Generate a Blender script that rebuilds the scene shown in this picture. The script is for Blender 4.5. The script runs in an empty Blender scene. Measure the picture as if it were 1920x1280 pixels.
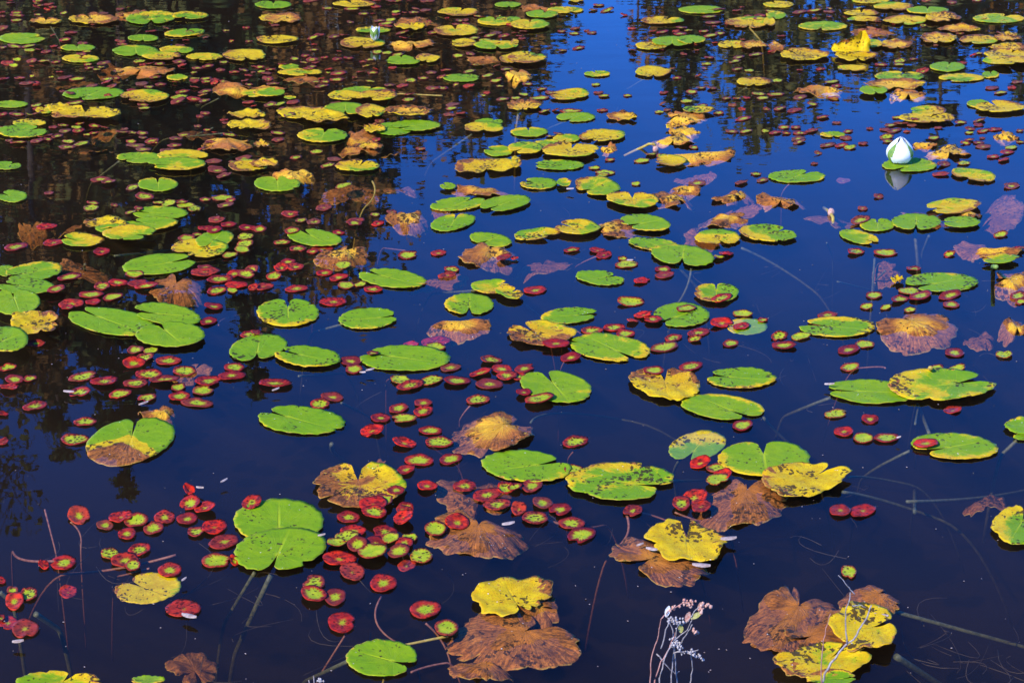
import bpy, math, random
import numpy as np
from mathutils import Vector
R = math.radians
scene = bpy.context.scene
col = scene.collection

# ------------------------------------------------------------------ camera
H, PITCH, FPX = 2.3, 22.0, 4041.0          # eye height above the water, tilt down, focal length in 1920 px
cam_d = bpy.data.cameras.new("camera"); cam = bpy.data.objects.new("camera", cam_d); col.objects.link(cam)
cam.location = (0, 0, H); cam.rotation_euler = (R(90 - PITCH), 0, 0)
cam_d.sensor_width = 36; cam_d.lens = 36 * FPX / 1920
cam_d.clip_start = 0.05; cam_d.clip_end = 2000
cam_d.dof.use_dof = True; cam_d.dof.focus_distance = 5.3; cam_d.dof.aperture_fstop = 18
scene.camera = cam

# ------------------------------------------------------------------ sky, sun, exposure
SUN_EL, SUN_AZ = 40.0, 222.0               # azimuth clockwise from +Y (the view direction)
world = bpy.data.worlds.new("World"); scene.world = world; world.use_nodes = True
wn = world.node_tree.nodes; wl = world.node_tree.links
bgn = wn["Background"]; sky = wn.new("ShaderNodeTexSky"); sky.sky_type = 'NISHITA'
sky.sun_disc = False; sky.sun_elevation = R(SUN_EL); sky.sun_rotation = R(SUN_AZ)
sky.air_density = 0.6; sky.dust_density = 0.0; sky.ozone_density = 3.0
hs = wn.new("ShaderNodeHueSaturation"); hs.inputs["Saturation"].default_value = 1.25
tint = wn.new("ShaderNodeMix"); tint.data_type = 'RGBA'; tint.blend_type = 'MULTIPLY'; tint.inputs[0].default_value = 1.0
tint.inputs[7].default_value = (0.66, 1.60, 2.95, 1)      # the photograph's strongly saturated deep blue sky
wl.new(sky.outputs[0], hs.inputs["Color"]); wl.new(hs.outputs[0], tint.inputs[6]); wl.new(tint.outputs[2], bgn.inputs[0]); bgn.inputs[1].default_value = 0.15
sd = bpy.data.lights.new("sun", 'SUN'); sun = bpy.data.objects.new("sun", sd); col.objects.link(sun)
sd.energy = 4.6; sd.angle = R(0.5); sd.color = (1.0, 0.93, 0.80)
az, el = R(SUN_AZ), R(SUN_EL)
sun_dir = Vector((math.sin(az) * math.cos(el), math.cos(az) * math.cos(el), math.sin(el)))
sun.rotation_euler = (-sun_dir).to_track_quat('-Z', 'Y').to_euler()
vs = scene.view_settings; vs.view_transform = 'Standard'; vs.look = 'None'; vs.exposure = 0.45; vs.gamma = 1.0
scene.cycles.max_bounces = 10; scene.cycles.transparent_max_bounces = 16

# ------------------------------------------------------------------ helpers
cp, sp = math.cos(R(PITCH)), math.sin(R(PITCH))
def ray(x, y):
    """direction through pixel (x, y) of the 1920 x 1280 photograph (arrays allowed)"""
    u = (np.asarray(x, float) - 960) / FPX; v = (640 - np.asarray(y, float)) / FPX
    return u, cp + v * sp, -sp + v * cp
def on_water(x, y, z=0.0):
    dx, dy, dz = ray(x, y); s = (z - H) / dz
    return dx * s, dy * s
def at_depth(x, y, Y):
    dx, dy, dz = ray(x, y); s = Y / dy
    return Vector((float(dx * s), Y, float(H + dz * s)))
def px_per_m(y):
    _, _, dz = ray(960, y); return FPX / (H / -float(dz))
def new_obj(name, me, parent=None, loc=(0, 0, 0)):
    o = bpy.data.objects.new(name, me); col.objects.link(o); o.location = loc
    if parent is not None: o.parent = parent
    return o
def tag(o, label=None, cat=None, group=None, kind=None):
    if label: o['label'] = label
    if cat: o['category'] = cat
    if group: o['group'] = group
    if kind: o['kind'] = kind
    return o
def mesh_from(name, verts, faces, mat=None, smooth=True):
    me = bpy.data.meshes.new(name); me.from_pydata([tuple(map(float, v)) for v in verts], [], [tuple(map(int, f)) for f in faces])
    if mat: me.materials.append(mat)
    if smooth: me.polygons.foreach_set("use_smooth", [True] * len(me.polygons))
    me.update(); return me
def quad_mesh(name, co, quads, mat, par=None, uv=None):
    """fast mesh: co n x 3, quads m x 4, optional per-vertex colour 'par' and 'uv'"""
    me = bpy.data.meshes.new(name); n, m = len(co), len(quads)
    me.vertices.add(n); me.vertices.foreach_set("co", co.astype(np.float32).ravel())
    me.loops.add(4 * m); me.loops.foreach_set("vertex_index", quads.astype(np.int32).ravel())
    me.polygons.add(m); me.polygons.foreach_set("loop_start", np.arange(0, 4 * m, 4, dtype=np.int32))
    me.polygons.foreach_set("use_smooth", np.ones(m, dtype=bool))
    if par is not None:
        a = me.attributes.new("par", 'FLOAT_COLOR', 'POINT'); a.data.foreach_set("color", par.astype(np.float32).ravel())
    if uv is not None:
        a = me.attributes.new("leaf", 'FLOAT_VECTOR', 'POINT'); a.data.foreach_set("vector", uv.astype(np.float32).ravel())
    me.materials.append(mat); me.update(calc_edges=True); return me
def tube(points, r0, r1, seg=6):
    """verts and faces of a tapered tube along points"""
    pts = [Vector(p) for p in points]; n = len(pts); V = []; F = []
    for i, p in enumerate(pts):
        t = (pts[min(i + 1, n - 1)] - pts[max(i - 1, 0)]).normalized()
        a = t.cross(Vector((0.31, 0.17, 0.93)))
        if a.length < 1e-4: a = t.cross(Vector((1, 0, 0)))
        a.normalize(); b = t.cross(a); r = r0 + (r1 - r0) * i / max(1, n - 1)
        for k in range(seg):
            w = 2 * math.pi * k / seg; V.append(p + a * (r * math.cos(w)) + b * (r * math.sin(w)))
    for i in range(n - 1):
        for k in range(seg):
            k2 = (k + 1) % seg; F.append((i * seg + k, i * seg + k2, (i + 1) * seg + k2, (i + 1) * seg + k))
    F.append(tuple(range(seg))[::-1]); F.append(tuple((n - 1) * seg + k for k in range(seg)))
    return V, F
class MB:
    def __init__(s): s.v, s.f = [], []
    def add(s, vf):
        o = len(s.v); s.v += list(vf[0]); s.f += [tuple(i + o for i in f) for f in vf[1]]; return s
    def build(s, name, mat, parent=None, loc=(0, 0, 0)):
        L = Vector(loc)                    # the parent's place, so that a part stays where its points were given
        return new_obj(name, mesh_from(name, [Vector(v) - L for v in s.v], s.f, mat), parent, (0, 0, 0) if parent is not None else loc)
def bez(p0, p1, bend, n=8):
    """points from p0 to p1 bowed by the vector bend"""
    p0, p1, bend = Vector(p0), Vector(p1), Vector(bend)
    return [p0.lerp(p1, i / n) + bend * (4 * (i / n) * (1 - i / n)) for i in range(n + 1)]

# ------------------------------------------------------------------ materials
class NT:
    """small wrapper that writes node trees as expressions"""
    def __init__(s, name):
        s.m = bpy.data.materials.new(name); s.m.use_nodes = True; s.n = s.m.node_tree.nodes; s.l = s.m.node_tree.links
        s.bsdf = s.n["Principled BSDF"]; s.out = s.n["Material Output"]
    def link(s, a, b):
        if hasattr(a, 'is_output'): s.l.new(a, b)
        else: b.default_value = a
    def math(s, op, a, b=0.0, c=None, clamp=False):
        n = s.n.new("ShaderNodeMath"); n.operation = op; n.use_clamp = clamp
        s.link(a, n.inputs[0]); s.link(b, n.inputs[1])
        if c is not None: s.link(c, n.inputs[2])
        return n.outputs[0]
    def ramp(s, x, lo, hi, a=0.0, b=1.0):
        n = s.n.new("ShaderNodeMapRange"); n.interpolation_type = 'SMOOTHSTEP'
        for i, v in enumerate((x, lo, hi, a, b)): s.link(v, n.inputs[i])
        return n.outputs[0]
    def mix(s, f, a, b):
        n = s.n.new("ShaderNodeMix"); n.data_type = 'RGBA'; s.link(f, n.inputs[0])
        for v, k in ((a, 6), (b, 7)): s.link(v if hasattr(v, 'is_output') else (*v, 1), n.inputs[k])
        return n.outputs[2]
    def noise(s, vec, scale, detail=3, rough=0.5, dist=0.0, color=False):
        n = s.n.new("ShaderNodeTexNoise"); n.inputs["Scale"].default_value = scale; n.inputs["Detail"].default_value = detail
        n.inputs["Roughness"].default_value = rough; n.inputs["Distortion"].default_value = dist
        s.l.new(vec, n.inputs["Vector"]); return n.outputs["Color" if color else "Fac"]
    def attr(s, name):
        n = s.n.new("ShaderNodeAttribute"); n.attribute_name = name; return n
    def sep(s, v):
        n = s.n.new("ShaderNodeSeparateXYZ"); s.l.new(v, n.inputs[0]); return n.outputs
    def seprgb(s, v):
        n = s.n.new("ShaderNodeSeparateColor"); s.l.new(v, n.inputs[0]); return n.outputs
    def vmath(s, op, a, b=None):
        n = s.n.new("ShaderNodeVectorMath"); n.operation = op; s.link(a, n.inputs[0])
        if b is not None: s.link(b, n.inputs[1])
        return n.outputs["Value" if op == 'LENGTH' else 0]
    def comb(s, x, y, z):
        n = s.n.new("ShaderNodeCombineXYZ")
        for v, i in ((x, 0), (y, 1), (z, 2)): s.link(v, n.inputs[i])
        return n.outputs[0]
    def geo(s): return s.n.new("ShaderNodeNewGeometry").outputs["Position"]
    def bump(s, h, strength, dist):
        n = s.n.new("ShaderNodeBump"); n.inputs["Strength"].default_value = strength; n.inputs["Distance"].default_value = dist
        s.l.new(h, n.inputs["Height"]); s.l.new(n.outputs[0], s.bsdf.inputs["Normal"]); return n.outputs[0]
    def voro(s, vec, scale):
        n = s.n.new("ShaderNodeTexVoronoi"); n.inputs["Scale"].default_value = scale; s.l.new(vec, n.inputs["Vector"]); return n.outputs["Distance"]

def pad_material():
    t = NT("lily_pad_leaf"); B = t.bsdf
    lf = t.attr("leaf"); par = t.attr("par"); rgb = t.seprgb(par.outputs["Color"]); yel, brn, rnd = rgb[0], rgb[1], rgb[2]; cen = par.outputs["Alpha"]
    u = t.sep(lf.outputs["Vector"]); rad = t.math('SQRT', t.math('ADD', t.math('MULTIPLY', u[0], u[0]), t.math('MULTIPLY', u[1], u[1])))
    ang = t.math('ARCTAN2', u[1], u[0])
    P = t.geo()
    n1 = t.noise(P, 13, 5, 0.62, 0.6); n2 = t.noise(t.vmath('ADD', P, (7.3, 2.1, 4.4)), 17, 6, 0.65, 1.0)
    fine = t.noise(P, 110, 4, 0.65); mid = t.noise(P, 34, 4, 0.6)
    # radial fibres: noise stretched along the radius
    fib = t.noise(t.comb(t.math('MULTIPLY', ang, 7.0), t.math('MULTIPLY', rad, 1.6), t.math('MULTIPLY', rnd, 40.0)), 2.2, 4, 0.6, 0.4)
    # veins
    wob = t.math('MULTIPLY', t.math('SUBTRACT', n1, 0.5), 1.2)
    v1 = t.math('ABSOLUTE', t.math('SINE', t.math('ADD', t.math('MULTIPLY', ang, 8.0), wob)))
    vein = t.math('MULTIPLY', t.ramp(v1, 0.0, 0.16, 1, 0), t.ramp(rad, 0.15, 0.95, 0.32, 0.04))
    mid_rib = t.math('MULTIPLY', t.ramp(t.math('ABSOLUTE', u[1]), 0.008, 0.045, 1, 0), t.ramp(u[0], -0.95, 0.02, 0.1, 0.75))
    hub = t.ramp(rad, 0.0, 0.14, 0.7, 0.0)
    vmask = t.math('MAXIMUM', t.math('MAXIMUM', vein, mid_rib), hub)
    e4 = t.math('POWER', rad, 5.0)
    ys = t.math('ADD', t.math('ADD', n1, t.math('MULTIPLY', e4, 0.10)), t.math('MULTIPLY', t.math('SUBTRACT', fib, 0.5), 0.25))
    ymask = t.ramp(t.math('SUBTRACT', ys, t.math('SUBTRACT', 0.94, t.math('MULTIPLY', yel, 0.86))), -0.07, 0.10)
    bs = t.math('ADD', t.math('ADD', n2, t.math('MULTIPLY', e4, 0.12)), t.math('MULTIPLY', t.math('SUBTRACT', fib, 0.5), 0.35))
    bmask = t.ramp(t.math('SUBTRACT', bs, t.math('SUBTRACT', 0.96, t.math('MULTIPLY', brn, 0.90))), -0.03, 0.05)
    green = t.mix(t.ramp(n1, 0.3, 0.7), (0.16, 0.285, 0.004), (0.235, 0.335, 0.004))
    green = t.mix(t.ramp(rnd, 0.0, 1.0, 0.0, 0.55), green, (0.13, 0.28, 0.006))
    green = t.mix(t.ramp(mid, 0.25, 0.6, 0.35, 0.0), green, (0.08, 0.19, 0.005))
    yellow = t.mix(t.ramp(mid, 0.3, 0.7), (0.52, 0.33, 0.004), (0.66, 0.47, 0.008))
    yellow = t.mix(t.ramp(fine, 0.45, 0.75, 0.0, 0.7), yellow, (0.50, 0.23, 0.012))
    yellow = t.mix(t.ramp(brn, 0.3, 0.62, 0.0, 0.75), yellow, (0.55, 0.24, 0.006))
    olive = (0.34, 0.37, 0.006)
    c = t.mix(t.math('MULTIPLY', vmask, 1.0), green, (0.40, 0.46, 0.012))
    c = t.mix(t.ramp(ymask, 0.0, 0.5), c, olive); c = t.mix(t.ramp(ymask, 0.4, 1.0), c, yellow)
    brown = t.mix(t.ramp(fib, 0.3, 0.72), (0.11, 0.036, 0.008), (0.46, 0.145, 0.026))
    brown = t.mix(t.ramp(n1, 0.40, 0.75, 0.0, 0.5), brown, (0.50, 0.19, 0.035))
    brown = t.mix(t.ramp(fine, 0.38, 0.54, 0.65, 0.0), brown, (0.06, 0.026, 0.012))
    gold = t.mix(t.ramp(fib, 0.35, 0.65), (0.62, 0.25, 0.02), (0.85, 0.55, 0.03))
    gold = t.mix(t.ramp(yel, 0.80, 0.98), (0.46, 0.15, 0.022), gold)
    cmask = t.ramp(t.math('ADD', t.math('ADD', rad, t.math('MULTIPLY', t.math('SUBTRACT', fib, 0.5), 1.1)), t.math('MULTIPLY', t.math('SUBTRACT', n2, 0.5), 0.8)), t.math('SUBTRACT', cen, 0.12), t.math('ADD', cen, 0.10), 1.0, 0.0)
    brown = t.mix(t.math('MULTIPLY', cmask, t.ramp(cen, 0.02, 0.1)), brown, gold)
    edge_y = t.math('MULTIPLY', t.ramp(bmask, 0.02, 0.4), t.ramp(bmask, 0.98, 0.6))
    c = t.mix(bmask, c, brown); c = t.mix(t.math('MULTIPLY', edge_y, 0.7), c, (0.72, 0.50, 0.02))
    # dark specks and chewed spots, denser in some places
    warp = t.noise(P, 70, 3, 0.6, 0, True)
    wp = t.vmath('ADD', t.vmath('MULTIPLY', P, (1, .8, 1)), t.vmath('MULTIPLY', warp, (.024, .024, 0)))
    sp1 = t.math('ADD', t.voro(wp, 80), t.math('MULTIPLY', t.math('SUBTRACT', fine, 0.5), 0.9))
    dens = t.math('MULTIPLY', t.ramp(t.noise(t.vmath('ADD', P, (3, 9, 1)), 11, 2), 0.42, 0.62), t.ramp(t.math('ADD', yel, t.math('MULTIPLY', rnd, 0.7)), 0.25, 1.35, 0.17, 0.50))
    speck = t.ramp(t.math('SUBTRACT', sp1, dens), 0.0, 0.05, 1.0, 0.0)
    c = t.mix(t.math('MULTIPLY', speck, 0.9), c, (0.035, 0.02, 0.008))
    pale = t.ramp(t.voro(t.vmath('ADD', P, (5, 2, 0)), 42), 0.05, 0.08, 1, 0)  # pale flecks: bits of debris, and sun glints painted into the colour
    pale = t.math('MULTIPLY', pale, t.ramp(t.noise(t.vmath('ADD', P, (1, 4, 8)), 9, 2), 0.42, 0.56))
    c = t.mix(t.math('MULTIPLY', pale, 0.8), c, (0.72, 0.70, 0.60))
    fl = t.noise(t.comb(t.math('MULTIPLY', ang, 9.0), t.math('MULTIPLY', rad, 5.0), t.math('MULTIPLY', rnd, 90.0)), 3.6, 4, 0.7)
    fleck = t.math('MULTIPLY', t.ramp(fl, 0.57, 0.63), t.ramp(t.math('ADD', yel, brn), 0.5, 1.3, 0.12, 0.9))
    c = t.mix(fleck, c, (0.10, 0.045, 0.012))
    rim = t.ramp(rad, 0.965, 1.0, 0.0, 0.5)
    c = t.mix(t.math('MULTIPLY', rim, t.ramp(n2, 0.4, 0.6)), c, (0.55, 0.36, 0.06))
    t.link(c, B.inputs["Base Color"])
    t.link(t.ramp(fine, 0.3, 0.7, 0.42, 0.62), B.inputs["Roughness"]); B.inputs["Specular IOR Level"].default_value = 0.07
    hgt = t.math('ADD', t.math('MULTIPLY', vmask, -0.6), t.math('ADD', t.math('MULTIPLY', fib, t.ramp(brn, 0.2, 0.9, 0.25, 1.2)), t.math('MULTIPLY', mid, 0.9)))
    t.bump(hgt, 0.75, 0.0040)
    return t.m

def shield_material():
    t = NT("water_shield_leaf"); B = t.bsdf
    lf = t.attr("leaf"); par = t.attr("par"); rgb = t.seprgb(par.outputs["Color"]); grn, sca, rnd = rgb[0], rgb[1], rgb[2]
    u = t.sep(lf.outputs["Vector"]); rad = t.math('SQRT', t.math('ADD', t.math('MULTIPLY', u[0], u[0]), t.math('MULTIPLY', u[1], u[1])))
    ang = t.math('ARCTAN2', u[1], u[0]); P = t.geo()
    n1 = t.noise(P, 60, 4, 0.6); n2 = t.noise(P, 170, 3, 0.6)
    fib = t.noise(t.comb(t.math('MULTIPLY', t.math('COSINE', ang), 5.5), t.math('MULTIPLY', t.math('SINE', ang), 5.5), t.math('MULTIPLY', rnd, 60.0)), 2.0, 3, 0.6)
    rr = t.math('ADD', rad, t.math('ADD', t.math('MULTIPLY', t.math('SUBTRACT', fib, 0.5), 0.85), t.math('MULTIPLY', t.math('SUBTRACT', n1, 0.5), 0.6)))
    g = t.ramp(rr, t.math('SUBTRACT', grn, 0.34), t.math('ADD', grn, 0.24), 1, 0)
    red = t.mix(sca, t.mix(rnd, (0.15, 0.008, 0.012), (0.36, 0.020, 0.012)), (0.70, 0.026, 0.006))
    red = t.mix(t.ramp(n1, 0.35, 0.7), red, (0.12, 0.007, 0.008))
    red = t.mix(t.ramp(n2, 0.55, 0.75, 0, 0.4), red, (0.45, 0.08, 0.02))
    red = t.mix(par.outputs["Alpha"], red, (0.15, 0.062, 0.030))
    green = t.mix(t.ramp(n1, 0.3, 0.7), (0.24, 0.34, 0.010), (0.42, 0.44, 0.015))
    c = t.mix(t.math('MULTIPLY', t.ramp(g, 0.0, 0.5), 0.5), red, (0.34, 0.09, 0.012)); c = t.mix(t.ramp(g, 0.3, 0.9), c, green)
    sp1 = t.math('ADD', t.voro(P, 95), t.math('MULTIPLY', t.math('SUBTRACT', n2, 0.5), 1.0))
    speck = t.ramp(t.math('SUBTRACT', sp1, t.ramp(rnd, 0, 1, 0.12, 0.36)), 0.0, 0.05, 1.0, 0.0)
    c = t.mix(t.math('MULTIPLY', speck, 0.85), c, (0.06, 0.008, 0.006))
    t.link(c, B.inputs["Base Color"]); B.inputs["Roughness"].default_value = 0.36; B.inputs["Specular IOR Level"].default_value = 0.06
    t.bump(t.math('ADD', fib, n1), 0.4, 0.0015)
    return t.m

def flat_material(name, a, b, scale=40, rough=0.55, bump=0.3, dist=0.002):
    t = NT(name); P = t.geo(); n = t.noise(P, scale, 4, 0.6)
    t.link(t.mix(t.ramp(n, 0.3, 0.7), a, b), t.bsdf.inputs["Base Color"]); t.bsdf.inputs["Roughness"].default_value = rough
    t.bsdf.inputs["Specular IOR Level"].default_value = 0.3
    t.bump(n, bump, dist); return t.m

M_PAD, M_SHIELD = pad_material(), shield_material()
M_STEM = flat_material("green_stem", (0.05, 0.052, 0.018), (0.125, 0.115, 0.04), 90)
M_GOLDSTEM = flat_material("gold_stem", (0.30, 0.20, 0.03), (0.45, 0.34, 0.06), 90)
M_REDSTEM = flat_material("red_stem", (0.16, 0.05, 0.03), (0.30, 0.12, 0.06), 120)
M_PETAL = flat_material("white_petal", (0.78, 0.80, 0.74), (0.86, 0.86, 0.82), 60, 0.4)
M_SEPAL = flat_material("green_sepal", (0.10, 0.22, 0.03), (0.22, 0.32, 0.06), 60)
M_FLECK = flat_material("pale_fragment", (0.24, 0.17, 0.13), (0.42, 0.34, 0.29), 90)
M_TWIG = flat_material("grey_twig", (0.20, 0.165, 0.145), (0.40, 0.36, 0.33), 160)
M_REDTWIG = flat_material("red_twig", (0.34, 0.14, 0.10), (0.50, 0.26, 0.20), 160)
M_SEED = flat_material("seed_head", (0.30, 0.26, 0.23), (0.55, 0.51, 0.47), 200)
M_BUD = flat_material("dry_bud", (0.45, 0.18, 0.12), (0.62, 0.42, 0.30), 200)
M_SPRIGLEAF = flat_material("sprig_leaf", (0.30, 0.30, 0.06), (0.55, 0.50, 0.20), 120)
M_WEED = flat_material("weed", (0.04, 0.028, 0.016), (0.09, 0.06, 0.028), 60)
M_BARK = flat_material("bark", (0.07, 0.045, 0.03), (0.16, 0.11, 0.08), 9, 0.85, 0.8, 0.02)
M_BIRCH = flat_material("pale_bark", (0.45, 0.42, 0.38), (0.68, 0.66, 0.62), 5, 0.8)
def foliage(name, a, b, c3=None):
    t = NT(name); P = t.geo(); n = t.noise(P, 1.3, 3, 0.6); f = t.noise(P, 9, 2, 0.6)
    k = t.mix(t.ramp(n, 0.35, 0.65), a, b)
    k = t.mix(t.ramp(f, 0.5, 0.72, 0, 0.8), k, c3 or b)
    t.link(k, t.bsdf.inputs["Base Color"]); t.bsdf.inputs["Roughness"].default_value = 0.7; t.bsdf.inputs["Specular IOR Level"].default_value = 0.2
    return t.m
M_SPRUCE = foliage("spruce_needles", (0.045, 0.083, 0.027), (0.105, 0.150, 0.042), (0.165, 0.180, 0.045))
M_PINE = foliage("pine_needles", (0.060, 0.090, 0.030), (0.165, 0.180, 0.053), (0.240, 0.195, 0.060))
M_AUTUMN = foliage("rusty_leaves", (0.195, 0.090, 0.022), (0.450, 0.195, 0.038), (0.630, 0.300, 0.060))
M_OLIVE = foliage("olive_leaves", (0.090, 0.105, 0.024), (0.225, 0.195, 0.045), (0.360, 0.270, 0.060))

# ------------------------------------------------------------------ ground and water
def ground_material():
    t = NT("earth_and_grass"); P = t.geo(); n = t.noise(P, 0.9, 6, 0.65); f = t.noise(P, 22, 4, 0.6)
    z = t.sep(P)[2]
    land = t.mix(t.ramp(n, 0.35, 0.65), (0.10, 0.075, 0.03), (0.06, 0.08, 0.022))
    mud = t.mix(t.ramp(f, 0.3, 0.7), (0.03, 0.024, 0.014), (0.06, 0.048, 0.028))
    t.link(t.mix(t.ramp(z, -0.05, 0.08), mud, land), t.bsdf.inputs["Base Color"]); t.bsdf.inputs["Roughness"].default_value = 0.9
    t.bump(f, 0.6, 0.03); return t.m
def smooth(a, b, x):
    k = np.clip((x - a) / (b - a), 0, 1); return k * k * (3 - 2 * k)
rng = np.random.default_rng(5)
gx = np.concatenate([np.linspace(-700, -32, 12), np.linspace(-28, 28, 85), np.linspace(32, 700, 12)])
gy = np.concatenate([np.linspace(-600, -8, 10), np.linspace(-6, 36, 106), np.linspace(40, 900, 14)])
X, Y = np.meshgrid(gx, gy)
shore_n = 2.6 + 0.25 * np.sin(X * 1.3) + 0.12 * np.sin(X * 3.1 + 1); shore_f = 27.5 + 1.2 * np.sin(X * 0.35) + 0.6 * np.sin(X * 0.9 + 2)
side = 22.0
inside = smooth(-0.4, 0.9, Y - shore_n) * smooth(-0.6, 1.6, shore_f - Y) * smooth(0, 3, side - np.abs(X))
Z = 0.5 - 0.99 * inside + 0.03 * np.sin(X * 2.1) * np.sin(Y * 1.7) + 0.02 * np.sin(X * 5.3 + Y * 4.1)
Z += np.clip(Y - 32, 0, 60) * 0.02 * (np.abs(X) < 900)
ny, nx = X.shape
idx = np.arange(nx * ny).reshape(ny, nx)
q = np.stack([idx[:-1, :-1], idx[:-1, 1:], idx[1:, 1:], idx[1:, :-1]], -1).reshape(-1, 4)
tag(new_obj("ground", quad_mesh("ground", np.stack([X, Y, Z], -1).reshape(-1, 3), q, ground_material())), kind='structure')

def water_material():
    t = NT("pond_water"); t.n.remove(t.bsdf)
    P = t.geo()
    st = t.n.new("ShaderNodeMapping"); st.inputs["Scale"].default_value = (0.55, 1.25, 1.0); t.l.new(P, st.inputs[0])
    far = t.ramp(t.sep(P)[1], 4.0, 9.0, 0.25, 1.0)
    h = t.math('ADD', t.noise(st.outputs[0], 3.2, 2, 0.5, 0.3), t.math('MULTIPLY', t.noise(st.outputs[0], 17, 2, 0.5), 0.10))
    bm = t.n.new("ShaderNodeBump"); bm.inputs["Strength"].default_value = 1.0; bm.inputs["Distance"].default_value = 0.0008
    t.l.new(t.math('MULTIPLY', h, far), bm.inputs["Height"])
    # Schlick's reflectance, the same from above and below (rays pass straight through this surface, unbent)
    gi = t.n.new("ShaderNodeNewGeometry")
    dn = t.n.new("ShaderNodeVectorMath"); dn.operation = 'DOT_PRODUCT'; t.l.new(bm.outputs[0], dn.inputs[0]); t.l.new(gi.outputs["Incoming"], dn.inputs[1])
    cs = t.math('ABSOLUTE', dn.outputs["Value"])
    fr = t.math('ADD', 0.006, t.math('MULTIPLY', 0.994, t.math('POWER', t.math('SUBTRACT', 1.0, cs, clamp=True), 5.5)))
    gl = t.n.new("ShaderNodeBsdfGlossy"); gl.inputs["Roughness"].default_value = 0.0; gl.inputs["Color"].default_value = (1, 1, 1, 1)
    t.l.new(bm.outputs[0], gl.inputs["Normal"])
    tr = t.n.new("ShaderNodeBsdfTransparent"); tr.inputs["Color"].default_value = (0.97, 0.97, 0.97, 1)
    mx = t.n.new("ShaderNodeMixShader"); t.l.new(fr, mx.inputs[0]); t.l.new(tr.outputs[0], mx.inputs[1]); t.l.new(gl.outputs[0], mx.inputs[2])
    t.l.new(mx.outputs[0], t.out.inputs["Surface"])
    va = t.n.new("ShaderNodeVolumeAbsorption"); va.inputs["Color"].default_value = (0.64, 0.56, 0.34, 1); va.inputs["Density"].default_value = 4.4
    vs_ = t.n.new("ShaderNodeVolumeScatter"); vs_.inputs["Color"].default_value = (0.95, 0.74, 0.58, 1); vs_.inputs["Density"].default_value = 0.09
    av = t.n.new("ShaderNodeAddShader"); t.l.new(va.outputs[0], av.inputs[0]); t.l.new(vs_.outputs[0], av.inputs[1])
    t.l.new(av.outputs[0], t.out.inputs["Volume"])
    return t.m
wv = [(sx * 26, y, z) for z in (-1.4, 0.0) for (sx, y) in ((-1, 1.2), (1, 1.2), (1, 31), (-1, 31))]
wf = [(3, 2, 1, 0), (4, 5, 6, 7), (0, 1, 5, 4), (1, 2, 6, 5), (2, 3, 7, 6), (3, 0, 4, 7)]
tag(new_obj("water", mesh_from("water", wv, wf, water_material(), False)), kind='structure')
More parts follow.
